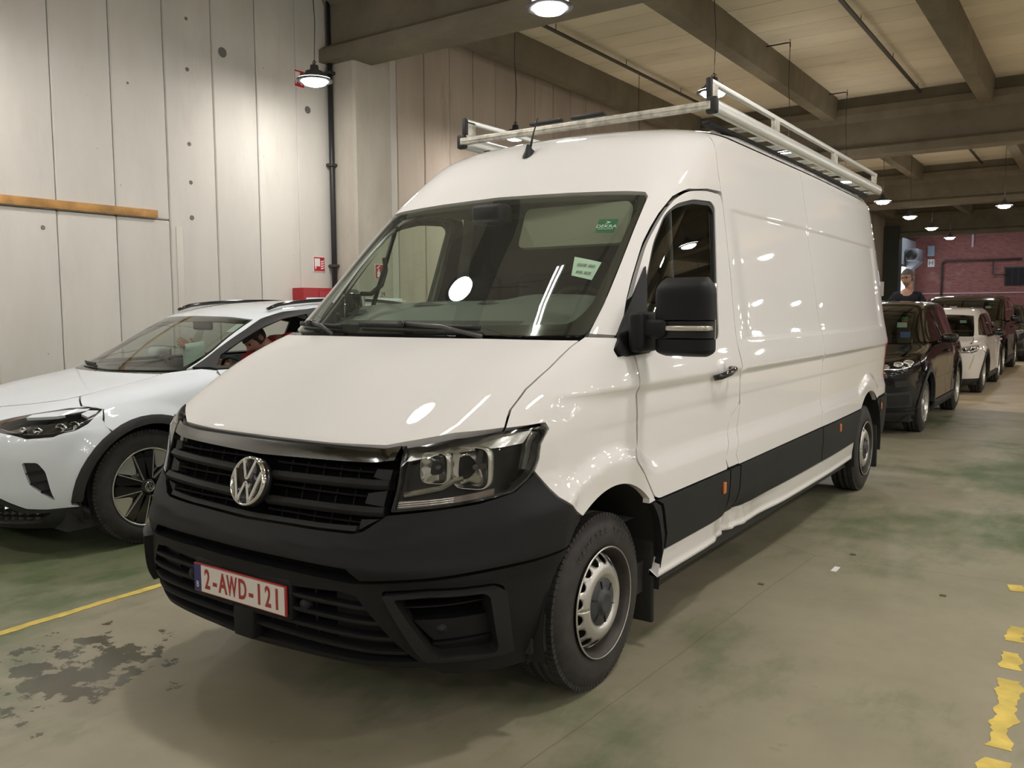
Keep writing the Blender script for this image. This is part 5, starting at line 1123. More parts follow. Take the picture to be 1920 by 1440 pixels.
P2('front_door', [yz(IDB, [(1.484, 1.095), (1.46, .9), (1.47, .6), (1.47, .36), (2.50, .34), (2.50, 1.105)], .06, gg)], WP, h=(.08, .05), depth=.03)
P2('rear_door', [tv(pyz(IDB, [(2.51, 1.105), (2.51, .34), (3.17, .34)])+archtv(IDB, .485, 165, 105, 3.626, .355, 8)+pyz(IDB, [(3.50, .85), (3.50, 1.12)]), .05, gg)], WP, h=(.08, .05), depth=.03)
P2('rear_quarter', [tv(pyz(IDB, [(3.51, 1.12), (3.51, .85)])+archtv(IDB, .485, 100, 5, 3.626, .355, 14)+pyz(IDB, [(4.12, .36), (4.25, .4)])+[(6.5, .42), (7.39, .42), (7.39, 1.80), (6.4, 1.80)], .06, gg)], WP, h=(.12, .06), depth=.03)
P2('sill_cladding', [yz(IDB, [(1.34, .22), (3.15, .22), (3.15, .335), (1.34, .355)], .06, gg)], CP, h=(.1, .05), off=.012, depth=.03)
for yc in (.86, 3.626):
    P2('arch_cladding', [np.array(archtv(IDB, .49, 0, 180, yc, .355, 22)+archtv(IDB, .435, 180, 0, yc, .355, 22))], CP, h=(.05, .03), off=.010, depth=.05)
lowi = [(0, .415), (.5, .415), (.667, .393), (.825, .324), (1.15, .314), (1.19, .275), (1.12, .19), (.9, .185), (.37, .165), (0, .165)]
gri = [(0, .385), (.5, .385), (.659, .365), (.80, .305), (.97, .300), (.86, .235), (.55, .225), (0, .22)]
panel(IDB, 'lower_bumper', [tv(sym(lowi), .05, .002), tv(sym(gri), .05)], CP, I, h=(.07, .04), off=.008, depth=.05)
panel(IDB, 'lower_grille_backing', [tv(sym(gri), .05)], M_DARK, I, h=(.1, .1), off=-.03, depth=0)
t = MB()
for k in range(15):
    for s in (1, -1):
        x = s*(.06*k+.06)
        for v0 in (.245, .285, .325):
            if .06*k+.06 < .86 and (v0 < .3 or .06*k < .66):
                P_ = IDB.P(x+(.03 if v0 == .285 else 0), v0); N_ = IDB.N(x, v0); M_ = frame(P_-N_*.02, N_); t.add([M_ @ Vector(q) for q in ((-.024, 0, 0), (0, -.017, 0), (.024, 0, 0), (0, .017, 0), (0, 0, .016))], [(0, 1, 4), (1, 2, 4), (2, 3, 4), (3, 0, 4)], False)
t.build('grille_studs', BLK, I)['kind'] = 'stuff'
for mir in (False, True):
    link('side_intake', panel_mesh(IDB, 'side_intake', [np.array(SI)], CP, h=(.05, .05), off=-.03, depth=0, mirror=mir), I)
    for vv, a, b in ((.555, .865, .99), (.49, .885, 1.0), (.43, .935, 1.01)):
        strip(IDB, path((a, vv-.006), (b, vv+.004), .03), [(-.03, -.004), (-.006, -.004), (-.004, .002), (-.03, .004)], mirror=mir).build('intake_fin', BLK, I)
    e = empty('headlight', (0, 0, 0)); e.parent = I; ho = tv(HLi, .04)
    link('housing', panel_mesh(IDB, 'housing', [ho], BLK, h=(.08, .06), off=-.035, depth=0, mirror=mir), e)
    inn_i = [(.50, .905), (.62, .962), (.842, .985), (1.0, 1.00), (1.10, .985), (1.145, .90), (1.128, .825), (1.02, .785), (.87, .778), (.63, .83), (.50, .858)]
    link('lamp_frame', panel_mesh(IDB, 'lamp_frame', [ho, tv(inn_i, .04)], BLK, h=(.08, .06), off=.0, depth=.035, mirror=mir), e)
    link('lens', panel_mesh(IDB, 'lens', [inset(tv(inn_i, .04), -.003)], LGL, h=(.08, .06), off=.001, depth=0, mirror=mir), e)
    link('white_trim', panel_mesh(IDB, 'white_trim', [tv([(.62, .950), (.842, .972), (1.0, 1.035), (.99, 1.062), (.83, 1.045), (.62, .985)], .04)], WP, h=(.06, .03), off=.003, depth=.02, mirror=mir), e)
    link('white_trim', panel_mesh(IDB, 'white_trim', [tv([(1.01, 1.035), (1.095, 1.028), (1.115, .99), (1.10, .95), (1.0, .995)], .03)], WP, h=(.06, .03), off=.003, depth=.02, mirror=mir), e)
    for tc, vc, r in ((.98, .885, .034), (1.06, .90, .03), (.83, .865, .026), (.70, .875, .02)):
        M_ = frame(IDB.P((-1 if mir else 1)*tc, vc)-IDB.N((-1 if mir else 1)*tc, vc)*.022, (-.25 if mir else .25, -1, .1)); MB().lathe([(-.01, r), (0, r), (.002, r*.85), (-.012, r*.5), (-.014, 0)], 18, M_ @ Matrix.Diagonal((1.35, .8, 1, 1)), 'z').build('projector', CHR, e)
    strip(IDB, polyp([(.52, .868), (.66, .842), (.88, .792), (1.01, .80)], .04), [(-.02, -.003), (-.012, -.003), (-.012, .003), (-.02, .003)], mirror=mir).build('light_strip', mat('lamp_silver', (.55, .55, .52), .22, .9), e)
# greenhouse
wsI = [(0, 1.772), (.3, 1.777), (.862, 1.785), (.92, 1.94), (.962, 2.195), (.5, 2.225), (0, 2.235)]
wI = link('windscreen', panel_mesh(IDB, 'windscreen', [tv(sym(wsI), .06)], DG, h=(.14, .08), off=0, depth=0), I)
wbI = [(0, 1.80), (.80, 1.812), (.885, 1.95), (.925, 2.17), (.5, 2.19), (0, 2.195)]
link('windscreen_border', panel_mesh(IDB, 'windscreen_border', [tv(sym(wsI), .06), tv(sym(wbI), .06)], BLK, h=(.2, .2), off=-.006, depth=.01), wI)
panel(IDB, 'scuttle_panel', [tv(sym([(0, 1.742), (.69, 1.742), (.72, 1.778), (0, 1.772)]), .06)], BLK, I, h=(.1, .02), off=-.012, depth=.02)
# roof with front pillars
swin_o = [(1.045, 1.80), (1.08, 1.916), (1.20, 2.098), (1.423, 2.236)]
side_top = [(q[0], q[1]) for q in pyz(IDB, [(2.55, 1.53), (2.9, 1.525), (3.3, 1.49), (3.75, 1.39)])]
roofI = [(0, 2.24), (.5, 2.23), (.968, 2.200), (.925, 1.94), (.872, 1.788), (.905, 1.797), (.950, 1.939), (1.038, 2.107), (1.052, 2.205), (1.19, 2.292), (1.44, 2.335)]+side_top+[(6.42, 2.10), (7.39, 2.10), (7.39, 2.945), (4, 2.945), (2, 2.948), (0, 2.948)]
for mir in (False, True): link('roof', panel_mesh(IDB, 'roof', [tv(roofI, .06)], WP, h=(.10, .05), depth=.02, mirror=mir), I)
panel(IDB, 'tailgate_glass', [tv([(6.45, 1.80), (7.39, 1.80), (7.39, 2.09), (6.42, 2.09)], .08)], BLK, I, both=True, h=(.15, .1), depth=.01)
bandO = [(1.10, 1.80)]+pyz(IDB, [(1.49, 1.10), (3.75, 1.12)])+[q for q in side_top[::-1]]+[(1.443, 2.328), (1.196, 2.287), (1.057, 2.203), (1.044, 2.105), (.955, 1.939), (.912, 1.802)]
swt = [(1.12, 1.828), (1.16, 1.93), (1.27, 2.07), (1.47, 2.19)]
g1 = pyz(IDB, [(1.78, 1.125), (2.47, 1.125), (2.47, 1.455)])+[(1.52, 2.195), (1.32, 2.085)]
bandh1 = pyz(IDB, [(1.50, 1.118), (2.44, 1.125), (2.44, 1.485)])+[(1.568, 2.255), (1.348, 2.203), (1.234, 2.131), (1.131, 2.0), (1.06, 1.90)]
bandh2 = pyz(IDB, [(2.52, 1.125), (3.35, 1.135), (3.40, 1.40), (3.1, 1.455), (2.52, 1.46)])
P2('window_frame', [dens(bandO, .05), dens(bandh1, .05), dens(bandh2, .05)], CP, h=(.1, .06), off=.004, depth=.02)
P2('rear_side_glass', [inset(dens(bandh2, .05), -.01)], DG, h=(.15, .1), off=-.006, depth=0)
panel(IDB, 'front_side_glass', [inset(dens(bandh1, .05), -.01)], DG, I, h=(.15, .1), off=-.006, depth=0, mirror=True)
for s in (1, -1):
    t = MB(); n = 16; pts = []
    for k in range(n+1):
        y = 2.12+(3.85-2.12)*k/n; zz = 1.525+.085*math.sin(pi*min(1, max(0, (k/n)))) ** .5*.9; pts.append((s*(.585-.0*k), y, min(zz, 1.62)-(.0)))
    t.tube(pts, [(.012, .018)]+[(.016, .020)]*(n-1)+[(.012, .018)], 8); t.build('roof_rail', BLK, I)
    # mirror
    e = empty('wing_mirror', (0, 0, 0)); e.parent = I
    if s < 0: e.location = (.13, .42, 0)
    t = MB(); t.rbox((.93, 1.62, 1.08), (1.12, 1.76, 1.20), .05, Matrix.Diagonal((s, 1, 1, 1)), 4); t.build('mirror_cap', WP, e)
    t = MB(); t.tube([(s*.82, 1.66, 1.075), (s*.95, 1.68, 1.10)], [(.03, .02)]*2, 8); t.build('mirror_arm', BLK, e)
    t = MB(); t.rbox((.95, 1.765, 1.095), (1.11, 1.775, 1.19), .01, Matrix.Diagonal((s, 1, 1, 1))); t.build('mirror_glass', CHR, e)
def liner(B, par, yc, zc, R, xo, xi):
    for s in (1, -1):
        t = MB(); n = 18
        t.grid(lambda i, j: (s*(xi if j == 0 else xo), yc+R*cos(pi*i/(n-1)*1.2-.3), zc+R*sin(pi*i/(n-1)*1.2-.3)), n, 2)
        t.add([(s*xi, yc+R*cos(pi*i/(n-1)*1.2-.3), zc+R*sin(pi*i/(n-1)*1.2-.3)) for i in range(n)], [tuple(range(n))]); t.build('wheel_arch_liner', mat('liner_black', (.012, .011, .010), .85), par, fix=False)
for yc in (.86, 3.626): liner(IDB, I, yc, .355, .45, .90, .58)
MB().box((-.84, .35, .17), (.84, 4.2, .30)).build('underbody', INT, I)
def alloy(par, loc, s, R, w, rimR, style, face, dark, spokes=5):
    e = wheel(par, R, w, rimR, style); e.location = loc; e.rotation_euler = (0, 0, 0 if s > 0 else pi); x = w/2-.008
    MB().lathe([(x-.012, rimR-.012), (x-.004, rimR-.003), (x+.004, rimR+.002), (x+.006, rimR-.003), (x+.002, rimR-.010), (x-.03, rimR-.016), (x-.13, rimR-.022)], 48).build('rim', face, e)
    MB().lathe([(x-.11, rimR-.02), (x-.11, 0)], 24).build('brake_disc', mat('brake_black', (.01, .009, .008), .7), e, fix=False)
    if style == 'blade':
        MB().lathe([(x-.035, rimR-.016), (x-.028, .05), (x-.01, .045), (x-.008, 0)], 40).build('wheel_dish', BLK, e, fix=False)
        for k in range(5):
            q = 2*pi*k/5
            for sg, o in ((1, .30), (-1, -.02)):
                M_ = Matrix.Rotation(q+o, 4, 'X')
                t = MB(); pl = rnd([(-.020, .055), (.020, .055), (.034, rimR-.022), (-.034, rimR-.022)], .02); t.prism([(a, b) for a, b in pl], x-.03, x-.002, 'x', M_); t.build('blade', BLK, e)
                t = MB(); t.prism([(-.040*sg, rimR-.02), (-.033*sg, rimR-.02), (-.019*sg, .055), (-.024*sg, .055)], x-.02, x+.001, 'x', M_); t.build('blade_edge', face, e)
            M_ = Matrix.Rotation(q+.30+.47, 4, 'X'); t = MB(); t.prism([(-.07, rimR-.022), (0, rimR-.012), (.07, rimR-.022), (.02, rimR-.11), (0, rimR-.125), (-.02, rimR-.11)], x-.025, x-.004, 'x', M_); t.build('silver_wedge', face, e)
    else:
        for k in range(spokes):
            M_ = Matrix.Rotation(2*pi*k/spokes, 4, 'X')
            t = MB()
            for sg in (1, -1): t.prism([(sg*.006, .04), (sg*.030, .04), (sg*.050, rimR-.01), (sg*.028, rimR-.01)], x-.05, x-.012, 'x', M_)
            t.build('spoke', face, e)
    MB().lathe([(x-.05, .06), (x-.01, .055), (x-.004, .035), (x-.002, 0)], 24).build('hub', face if style != 'blade' else BLK, e)
    return e
SF = mat('alloy_silver', (.62, .62, .60), .25, .85)
for yy in (.86, 3.626):
    for s in (1, -1): alloy(I, (s*.80, yy, .372), s, .372, .235, .256, 'blade', SF, BLK)
iw = [o for o in kids(I) if o.name.startswith('wheel') and o.type == 'EMPTY' and o.location.x > 0 and o.location.y < 1][0]
emblem(Matrix.Translation((.112, 0, 0)) @ frame((0, 0, 0), (1, 0, 0)), .034, iw, .003, 28, BLK, name='hub_emblem')
# interior
t = MB(); prI = [(1.28, 1.06), (1.6, 1.07), (1.85, 1.05), (1.95, .98), (1.9, .5), (1.3, .5)]
t.grid(lambda i, j: (-.68+1.36*i/16, prI[j][0], prI[j][1]+(.03*math.exp(-((-.68+1.36*i/16-.36)/.2)**2) if j == 2 else 0)), 17, 6); t.build('dashboard', INT, I)
for s in (.37, -.37):
    e = empty('seat', (s, 2.60, .50)); e.parent = I
    MB().rbox((-.24, -.35, -.1), (.24, .2, .1), .06, seg=3).build('seat_cushion', mat('seat_cloth', (.018, .018, .019), .9), e); MB().rbox((-.22, .12, .05), (.22, .28, .62), .06, Matrix.Rotation(radians(-14), 4, 'X'), 3).build('seat_back', mat('seat_cloth', (.018, .018, .019), .9), e)
    MB().rbox((-.11, .12, .64), (.11, .22, .80), .04, Matrix.Rotation(radians(-14), 4, 'X'), 3).build('headrest', mat('seat_cloth', (.018, .018, .019), .9), e)
MB().rbox((-.12, 1.93, 1.36), (.12, 1.96, 1.43), .02).build('rear_view_mirror', INT, I)
t = MB(); Ms = Matrix.Translation((.37, 2.0, 1.0)) @ Matrix.Rotation(radians(-62), 4, 'X'); t.tube([Ms @ Vector((.18*cos(q), .17*sin(q), 0)) for q in [2*pi*k/32 for k in range(32)]], .014, 8, closed=True); t.tube([Ms @ Vector((-.17, 0, 0)), Ms @ Vector((.17, 0, 0))], .02, 6); t.build('steering_wheel', INT, I)
sticker(IDB, .53, 1.40, .12, .05, WHT, 'barcode_label', wI) if False else link('barcode_label', panel_mesh(IDB, 'barcode_label', [tv([(.80, 2.10), (.90, 2.10), (.90, 2.17), (.80, 2.17)], .05)], WHT, h=(.1, .1), off=-.009, depth=.001), wI)
strip(IDB, path((-.78, 1.80), (-.35, 1.795), .05), [(.004, -.008), (.018, -.006), (.018, .006), (.004, .008)]).build('wiper', RUB, I)
# ================================================================== PARKED ROW BEHIND THE VAN
def scaled(rows, dt, L, W, H, yoff=0):
    sy = L/4.58; sx = W/.926; sz = H/1.61
    return [(v, z*sz, yf*sy, w*sx, yr*sy) for v, z, yf, w, yr in rows], dt
def bgcar(name, loc, L, W, H, paint, label, hubs, R, kind='suv', clad=True, face=SF, cat='car', group=None, drl=None, stickers=()):
    rows = I_ROWS
    if kind == 'suv':
        rows = [(.16,.16,.16,.82,4.50),(.22,.22,.08,.88,4.54),(.30,.30,.03,.912,4.57),(.45,.45,.0,.92,4.58),(.60,.60,0,.926,4.58),(.72,.72,.01,.926,4.58),(.80,.80,.03,.926,4.57),(.86,.86,.07,.925,4.57),(.92,.895,.16,.922,4.56),(1.2,.96,.44,.912,4.53),(1.45,1.0,.70,.895,4.49),(1.65,1.03,.92,.875,4.45),(1.75,1.05,1.03,.86,4.42),(1.75,1.05,1.03,.86,4.42),
        (1.85,1.13,1.14,.82,4.38),(2.05,1.31,1.40,.75,4.30),(2.22,1.46,1.65,.695,4.22),(2.22,1.46,1.65,.695,4.22),(2.35,1.53,1.85,.66,4.15),(2.5,1.58,2.1,.59,4.1),(2.7,1.60,2.5,.42,4.0),(2.95,1.61,2.8,.015,3.9)]
    elif kind == 'mpv':
        rows = [(.16,.16,.16,.84,4.52),(.22,.22,.08,.89,4.55),(.30,.30,.03,.915,4.57),(.45,.45,.0,.922,4.58),(.60,.60,0,.926,4.58),(.72,.72,.02,.926,4.58),(.78,.78,.05,.926,4.57),(.84,.83,.12,.925,4.57),(.95,.88,.22,.922,4.57),(1.2,.96,.42,.915,4.56),(1.45,1.01,.58,.905,4.55),(1.65,1.05,.70,.895,4.54),(1.75,1.07,.78,.885,4.53),(1.75,1.07,.78,.885,4.53),
        (1.85,1.15,.88,.87,4.53),(2.05,1.31,1.12,.84,4.51),(2.22,1.46,1.36,.80,4.5),(2.22,1.46,1.36,.80,4.5),(2.35,1.54,1.55,.76,4.48),(2.5,1.585,1.85,.66,4.45),(2.7,1.603,2.2,.45,4.4),(2.95,1.61,2.5,.015,4.2)]
    rows, dt = scaled(rows, I_D, L, W, H); sy = L/4.58; sz = H/1.61
    hz = R-.01; ra = R+.105
    B = Body(rows, dt, ymid=(2.4*sy, 2.95*sy, 3.4*sy), disp=arch_disp(hubs, hz, ra, ra+.12, .03, (hubs[0]+.5, hubs[1]-.4)), corner=(.35, .1, .01), rearw=.95)
    e = empty(name, loc, label=label, cat=cat, group=group); e.rotation_euler = (0, 0, 0)
    def PP(nm, loops, m, both=True, par=None, **k): return panel(B, nm, loops, m, par or e, both=both, **k)
    def half_sym(nm, half, m, **k): return panel(B, nm, [tv(sym(half), .08, .002)], m, e, h=k.pop('h', (.1, .07)), **k)
    zlow = .30*sz; zb = 1.06*sz
    half_sym('bonnet', [(0, .93), (.5, .95), (.80, 1.06), (.86, 1.30), (.85, 1.60), (.82, 1.742), (0, 1.742)], paint, depth=.02)
    lh = [(.50, .84), (.70, .90), (.92, .985), (1.08, .985), (1.14, .90), (1.08, .80), (.90, .775), (.60, .775)]
    an = archtv(B, ra, 124, 180, hubs[0], hz, 10, zlow)
    nose = [(0, .922), (.5, .942), (.815, 1.052), (1.10, 1.02)]+an+[(1.15, B.v_of_z(zlow)), (0, B.v_of_z(zlow))]
    nose = [(float(a), float(b)) for a, b in nose]
    G0 = [(0, .885), (.46, .875), (.50, .80), (.44, .66), (0, .66)]
    I0 = [(0, .56), (.56, .56), (.62, .36), (0, .36)]; 
    panel(B, 'front_bumper', [tv(sym(nose), .06, .002), tv(lh, .05), tv([(-a, b) for a, b in lh], .05), tv(sym(G0), .06), tv(sym(I0), .06)], paint, e, h=(.08, .05), depth=.03)
    half_sym('grille_backing', G0, M_DARK, off=-.03, depth=0); half_sym('intake_backing', I0, M_DARK, off=-.03, depth=0)
    for vv in (.70, .745, .79, .835): strip(B, path((-.45, vv), (.45, vv), .08), [(-.03, -.008), (-.004, -.006), (-.004, .006), (-.03, .008)]).build('grille_bar', BLK, e)
    strip(B, sorted(dens([(-.48, .885), (.48, .885)], .08, False).tolist()), [(-.01, -.008), (.006, -.006), (.006, .006), (-.01, .008)]).build('grille_trim', CHR if kind != 'mpv' else BLK, e)
    for vv in (.42, .49): strip(B, path((-.56, vv), (.56, vv), .08), [(-.03, -.01), (-.004, -.008), (-.004, .008), (-.03, .01)]).build('intake_bar', CP, e)
    fr = [(.865, 1.07), (.87, 1.30), (.86, 1.60), (.83, 1.745), (.87, 1.78), (1.03, 1.79)]+pyz(B, [(hubs[0]+.63*sy, 1.06*sz), (hubs[0]+.62, .6), (hubs[0]+.62, .34*sz), (hubs[0]+ra+.02, .34*sz)])+archtv(B, ra, 3, 121, hubs[0], hz, 16, zlow)+[(1.105, 1.026)]
    PP('fender', [tv(fr, .06, .002)], paint, h=(.08, .06), depth=.03)
    ym = (hubs[0]+.62+hubs[1]-ra)/2+.12
    PP('front_door', [yz(B, [(hubs[0]+.63*sy, 1.06*sz), (hubs[0]+.62, .6), (hubs[0]+.62, .34*sz), (ym, .34*sz), (ym, 1.065*sz)], .08, .003)], paint, h=(.1, .07), depth=.03)
    PP('rear_door', [tv(pyz(B, [(ym+.005, 1.065*sz), (ym+.005, .34*sz), (hubs[1]-ra-.02, .34*sz)])+archtv(B, ra, 172, 110, hubs[1], hz, 8)+pyz(B, [(hubs[1]-.10, .9*sz), (hubs[1]-.10, 1.08*sz)]), .08, .003)], paint, h=(.1, .07), depth=.03)
    PP('rear_quarter', [tv(pyz(B, [(hubs[1]-.095, 1.08*sz), (hubs[1]-.095, .9*sz)])+archtv(B, ra, 106, 5, hubs[1], hz, 12)+pyz(B, [(hubs[1]+ra+.02, .36*sz)])+[(6.5, .42), (7.39, .42), (7.39, 1.80), (6.4, 1.80)], .08, .003)], paint, h=(.15, .08), depth=.03)
    lo = [(0, float(B.v_of_z(zlow))-.004), (1.14, float(B.v_of_z(zlow))-.004), (1.17, .24), (1.05, .19), (0, .17)]
    half_sym('lower_bumper', lo, CP, off=.01, depth=.03)
    PP('sill_cladding', [yz(B, [(hubs[0]+ra, .22*sz), (hubs[1]-ra, .22*sz), (hubs[1]-ra, .335*sz), (hubs[0]+ra, .335*sz)], .1, .002)], CP, h=(.15, .07), off=.012, depth=.03)
    for yc in hubs:
        if clad: PP('arch_cladding', [np.array(archtv(B, ra+.01, 0, 180, yc, hz, 18)+archtv(B, ra-.05, 180, 0, yc, hz, 18))], CP, h=(.08, .04), off=.010, depth=.05)
        liner(B, e, yc, hz, ra-.01, W*.96, W*.62)
    ws = [(0, 1.765), (.862, 1.778), (.92, 1.94), (.962, 2.195), (.5, 2.225), (0, 2.235)]
    w = link('windscreen', panel_mesh(B, 'windscreen', [tv(sym(ws), .08)], DGB, h=(.2, .1), off=0, depth=0), e)
    wb_ = [(0, 1.79), (.81, 1.80), (.885, 1.95), (.925, 2.17), (.5, 2.19), (0, 2.195)]
    link('windscreen_border', panel_mesh(B, 'windscreen_border', [tv(sym(ws), .08), tv(sym(wb_), .08)], BLK, h=(.3, .3), off=-.006, depth=.01), w)
    half_sym('scuttle_panel', [(0, 1.738), (.80, 1.738), (.85, 1.778), (0, 1.768)], BLK, off=-.012, depth=.02)
    if kind == 'mpv': st_ = [(hubs[0]+1.2*sy, 1.49*sz), (3.6*sy, 1.49*sz), (4.2*sy, 1.46*sz)]
    else: st_ = [(2.25*sy, 1.48*sz), (2.9*sy, 1.49*sz), (3.5*sy, 1.46*sz), (3.95*sy, 1.36*sz)]
    stp = pyz(B, st_)
    rf = [(0, 2.24), (.5, 2.23), (.968, 2.200), (.925, 1.94), (.872, 1.783), (1.02, 1.792), (1.07, 1.925), (1.15, 2.107), (1.33, 2.225)]+stp+[(6.42, 2.10), (7.39, 2.10), (7.39, 2.945), (4, 2.945), (2, 2.948), (0, 2.948)]
    for mir in (False, True): link('roof', panel_mesh(B, 'roof', [tv(rf, .08)], paint, h=(.14, .07), depth=.02, mirror=mir), e)
    PP('tailgate_glass', [tv([(6.45, 1.80), (7.39, 1.80), (7.39, 2.09), (6.42, 2.09)], .1)], BLK, h=(.2, .1), depth=.01)
    side = pyz(B, [(st_[-1][0], 1.09*sz)])+stp[::-1]+[(1.325, 2.22), (1.145, 2.10), (1.067, 1.918), (1.02, 1.795)]
    side = pyz(B, [(hubs[0]+.65*sy, 1.072*sz)])+side
    mids = (ym+.02, ym+.10)
    PP('side_glass', [dens(side, .08)], mat('dark_side_glass', (.006, .006, .007), .03, coat=1), h=(.14, .1), off=.0, depth=.015)
    for s in (1, -1):
        vv = B.v_of_z(1.10*sz); a = B.P(*[q[0]*(s if i == 0 else 1) for i, q in enumerate(B.S(np.array([ym+.03]), np.array([1.08*sz])))]); b = B.P(*[q[0]*(s if i == 0 else 1) for i, q in enumerate(B.S(np.array([ym+.0]), np.array([1.47*sz])))])
        MB().tube([a, b], [(.012, .035)]*2, 6).build('door_post', BLK if kind != 'mpv' else BLK, e)
        m_ = empty('wing_mirror', (0, 0, 0)); m_.parent = e; yM = hubs[0]+.78*sy
        MB().rbox((W+.02, yM-.02, 1.06*sz), (W+.22, yM+.12, 1.18*sz), .045, Matrix.Diagonal((s, 1, 1, 1)), 3).build('mirror_cap', BLK, m_); MB().tube([(s*(W-.06), yM+.04, 1.05*sz), (s*(W+.06), yM+.04, 1.09*sz)], .025, 6).build('mirror_arm', BLK, m_)
        h_ = empty('headlight', (0, 0, 0)); h_.parent = e; mir = s < 0
        link('housing', panel_mesh(B, 'housing', [tv(lh, .05)], BLK, h=(.1, .1), off=-.035, depth=0, mirror=mir), h_)
        link('lens', panel_mesh(B, 'lens', [tv(lh, .05)], LGL, h=(.1, .08), off=.0, depth=0, mirror=mir), h_)
        for tc, vc, r in ((.66, .83, .035), (.82, .87, .04), (.98, .90, .045)):
            M_ = frame(B.P(s*tc, vc)-B.N(s*tc, vc)*.02, (s*.3, -1, .1)); MB().lathe([(-.01, r), (0, r), (.002, r*.85), (-.012, r*.5), (-.014, 0)], 14, M_ @ Matrix.Diagonal((1.3, .8, 1, 1)), 'z').build('projector', CHR, h_)
        strip(B, polyp([(.55, .80), (.85, .80), (1.06, .83)], .05), [(-.02, -.006), (-.01, -.006), (-.01, .006), (-.02, .006)], mirror=mir).build('light_strip', SF, h_)
        if drl == 'claw':
            strip(B, polyp([(.98, .74), (.93, .62), (.86, .48)], .04), [(-.01, -.012), (.006, -.010), (.006, .010), (-.01, .012)], mirror=mir).build('claw_light', SF, h_)
        if kind == 'suv' and drl != 'claw':
            link('fog_lamp', panel_mesh(B, 'fog_lamp', [tv([(.78, .66), (1.0, .67), (1.0, .60), (.80, .59)], .05)], mat('fog_dark', (.05, .05, .05), .12, .6), h=(.1, .1), off=.004, depth=.02, mirror=mir), e)
            link('corner_intake', panel_mesh(B, 'corner_intake', [tv([(.66, .52), (1.06, .54), (1.10, .36), (.68, .35)], .05)], CP, h=(.1, .1), off=.006, depth=.02, mirror=mir), e)
            link('corner_intake_core', panel_mesh(B, 'corner_intake_core', [tv([(.70, .49), (1.02, .505), (1.05, .385), (.72, .38)], .05)], M_DARK, h=(.1, .1), off=.010, depth=.01, mirror=mir), e)
        strip(B, pyz(B, [(hubs[0]+.9, .60*sz), (hubs[1]-.55, .60*sz)], .12), [(0, -.004), (.004, -.003), (.004, .003), (0, .004)], mirror=mir).build('door_crease', paint, e)
        for yy in (ym-.2, hubs[1]-.28): MB().tube([(s*(W+.0), yy, .93*sz), (s*(W+.028), yy+.03, .935*sz), (s*(W+.028), yy+.14, .94*sz), (s*(W+.0), yy+.17, .945*sz)], .012, 6).build('door_handle', paint if kind == 'suv' else BLK, e)
    MB().box((-W*.9, .35, .17), (W*.9, L-.4, .32)).build('underbody', INT, e)
    t = MB(); t.box((-W*.72, 1.3*sy, .5), (W*.72, 1.75*sy, 1.03*sz)); t.build('dashboard', INT, e)
    for s in (.37, -.37):
        MB().rbox((s-.22, 2.25*sy, .5), (s+.22, 2.42*sy, 1.12*sz), .06).build('seat_back', INT, e); MB().rbox((s-.11, 2.28*sy, 1.14*sz), (s+.11, 2.38*sy, 1.28*sz), .03).build('headrest', INT, e)
    for yy in hubs:
        for s in (1, -1): alloy(e, (s*(W-.125), yy, R), s, R, .225, R*.66, 'spoke', face, BLK)
    if 'blue and white' in label: pass
    else: np_ = empty('number_plate', (0, 0, 0)); np_.parent = e; P_ = B.P(0, .60); MB().rbox((-.26, P_[1]-.02, P_[2]-.055), (.26, P_[1]-.005, P_[2]+.055), .004).build('plate', mat('plate_white', (.72, .68, .64), .4), np_)
    for (a, b, c, d_, m) in stickers: link('windscreen_sticker', panel_mesh(B, 'windscreen_sticker', [tv([(a, b), (c, b), (c, d_), (a, d_)], .05)], m, h=(.1, .1), off=-.008, depth=.001), w)
    return e, B
DGB = glass_mat('dark_clear_glass', (.45, .5, .46), 1.5)
BP = mat('black_paint', (.002, .002, .0025), .15, coat=.6, coatr=.01, spec=.2)
WP2 = mat('pearl_white', (.74, .70, .65), .6, coat=1, coatr=.015, spec=.12)
NP = mat('dark_blue_paint', (.012, .016, .024), .25, coat=1, coatr=.02)
BLU = mat('sticker_blue', (.02, .16, .45), .5); STG = mat('sticker_green2', (.02, .22, .08), .5); STO = mat('sticker_orange', (.6, .12, .03), .5)
bgcar('black_estate_suv', (-.13, 8.52, 0), 4.50, .925, 1.61, BP, 'glossy black car parked directly behind the van, with blue and white windscreen stickers', (.88, 3.59), .345, 'suv',
      stickers=((.62, 2.00, .80, 2.07, WHT), (.70, 2.10, .82, 2.15, STG), (.70, 2.085, .82, 2.10, STO), (.68, 1.86, .86, 1.94, BLU)))
bgcar('white_compact_suv', (-.06, 14.35, 0), 4.30, .885, 1.51, WP2, 'small white crossover with claw shaped front light, behind the black car', (.86, 3.46), .34, 'suv', drl='claw', stickers=((.55, 2.05, .72, 2.11, WHT),))
bgcar('black_people_carrier', (-.24, 19.0, 0), 4.9, .96, 1.80, BP, 'large black people carrier, third in the row behind the van', (.93, 3.93), .36, 'mpv', clad=False, stickers=((.60, 2.08, .74, 2.13, WHT),))
bgcar('dark_blue_car', (-.16, 25.0, 0), 4.6, .95, 1.60, NP, 'dark blue car, fourth in the row behind the van', (.88, 3.6), .345, 'suv')
bgcar('dark_saloon', (.25, 31.5, 0), 4.6, .92, 1.60, BP, 'farthest dark car of the row at the right edge', (.88, 3.6), .345, 'suv')
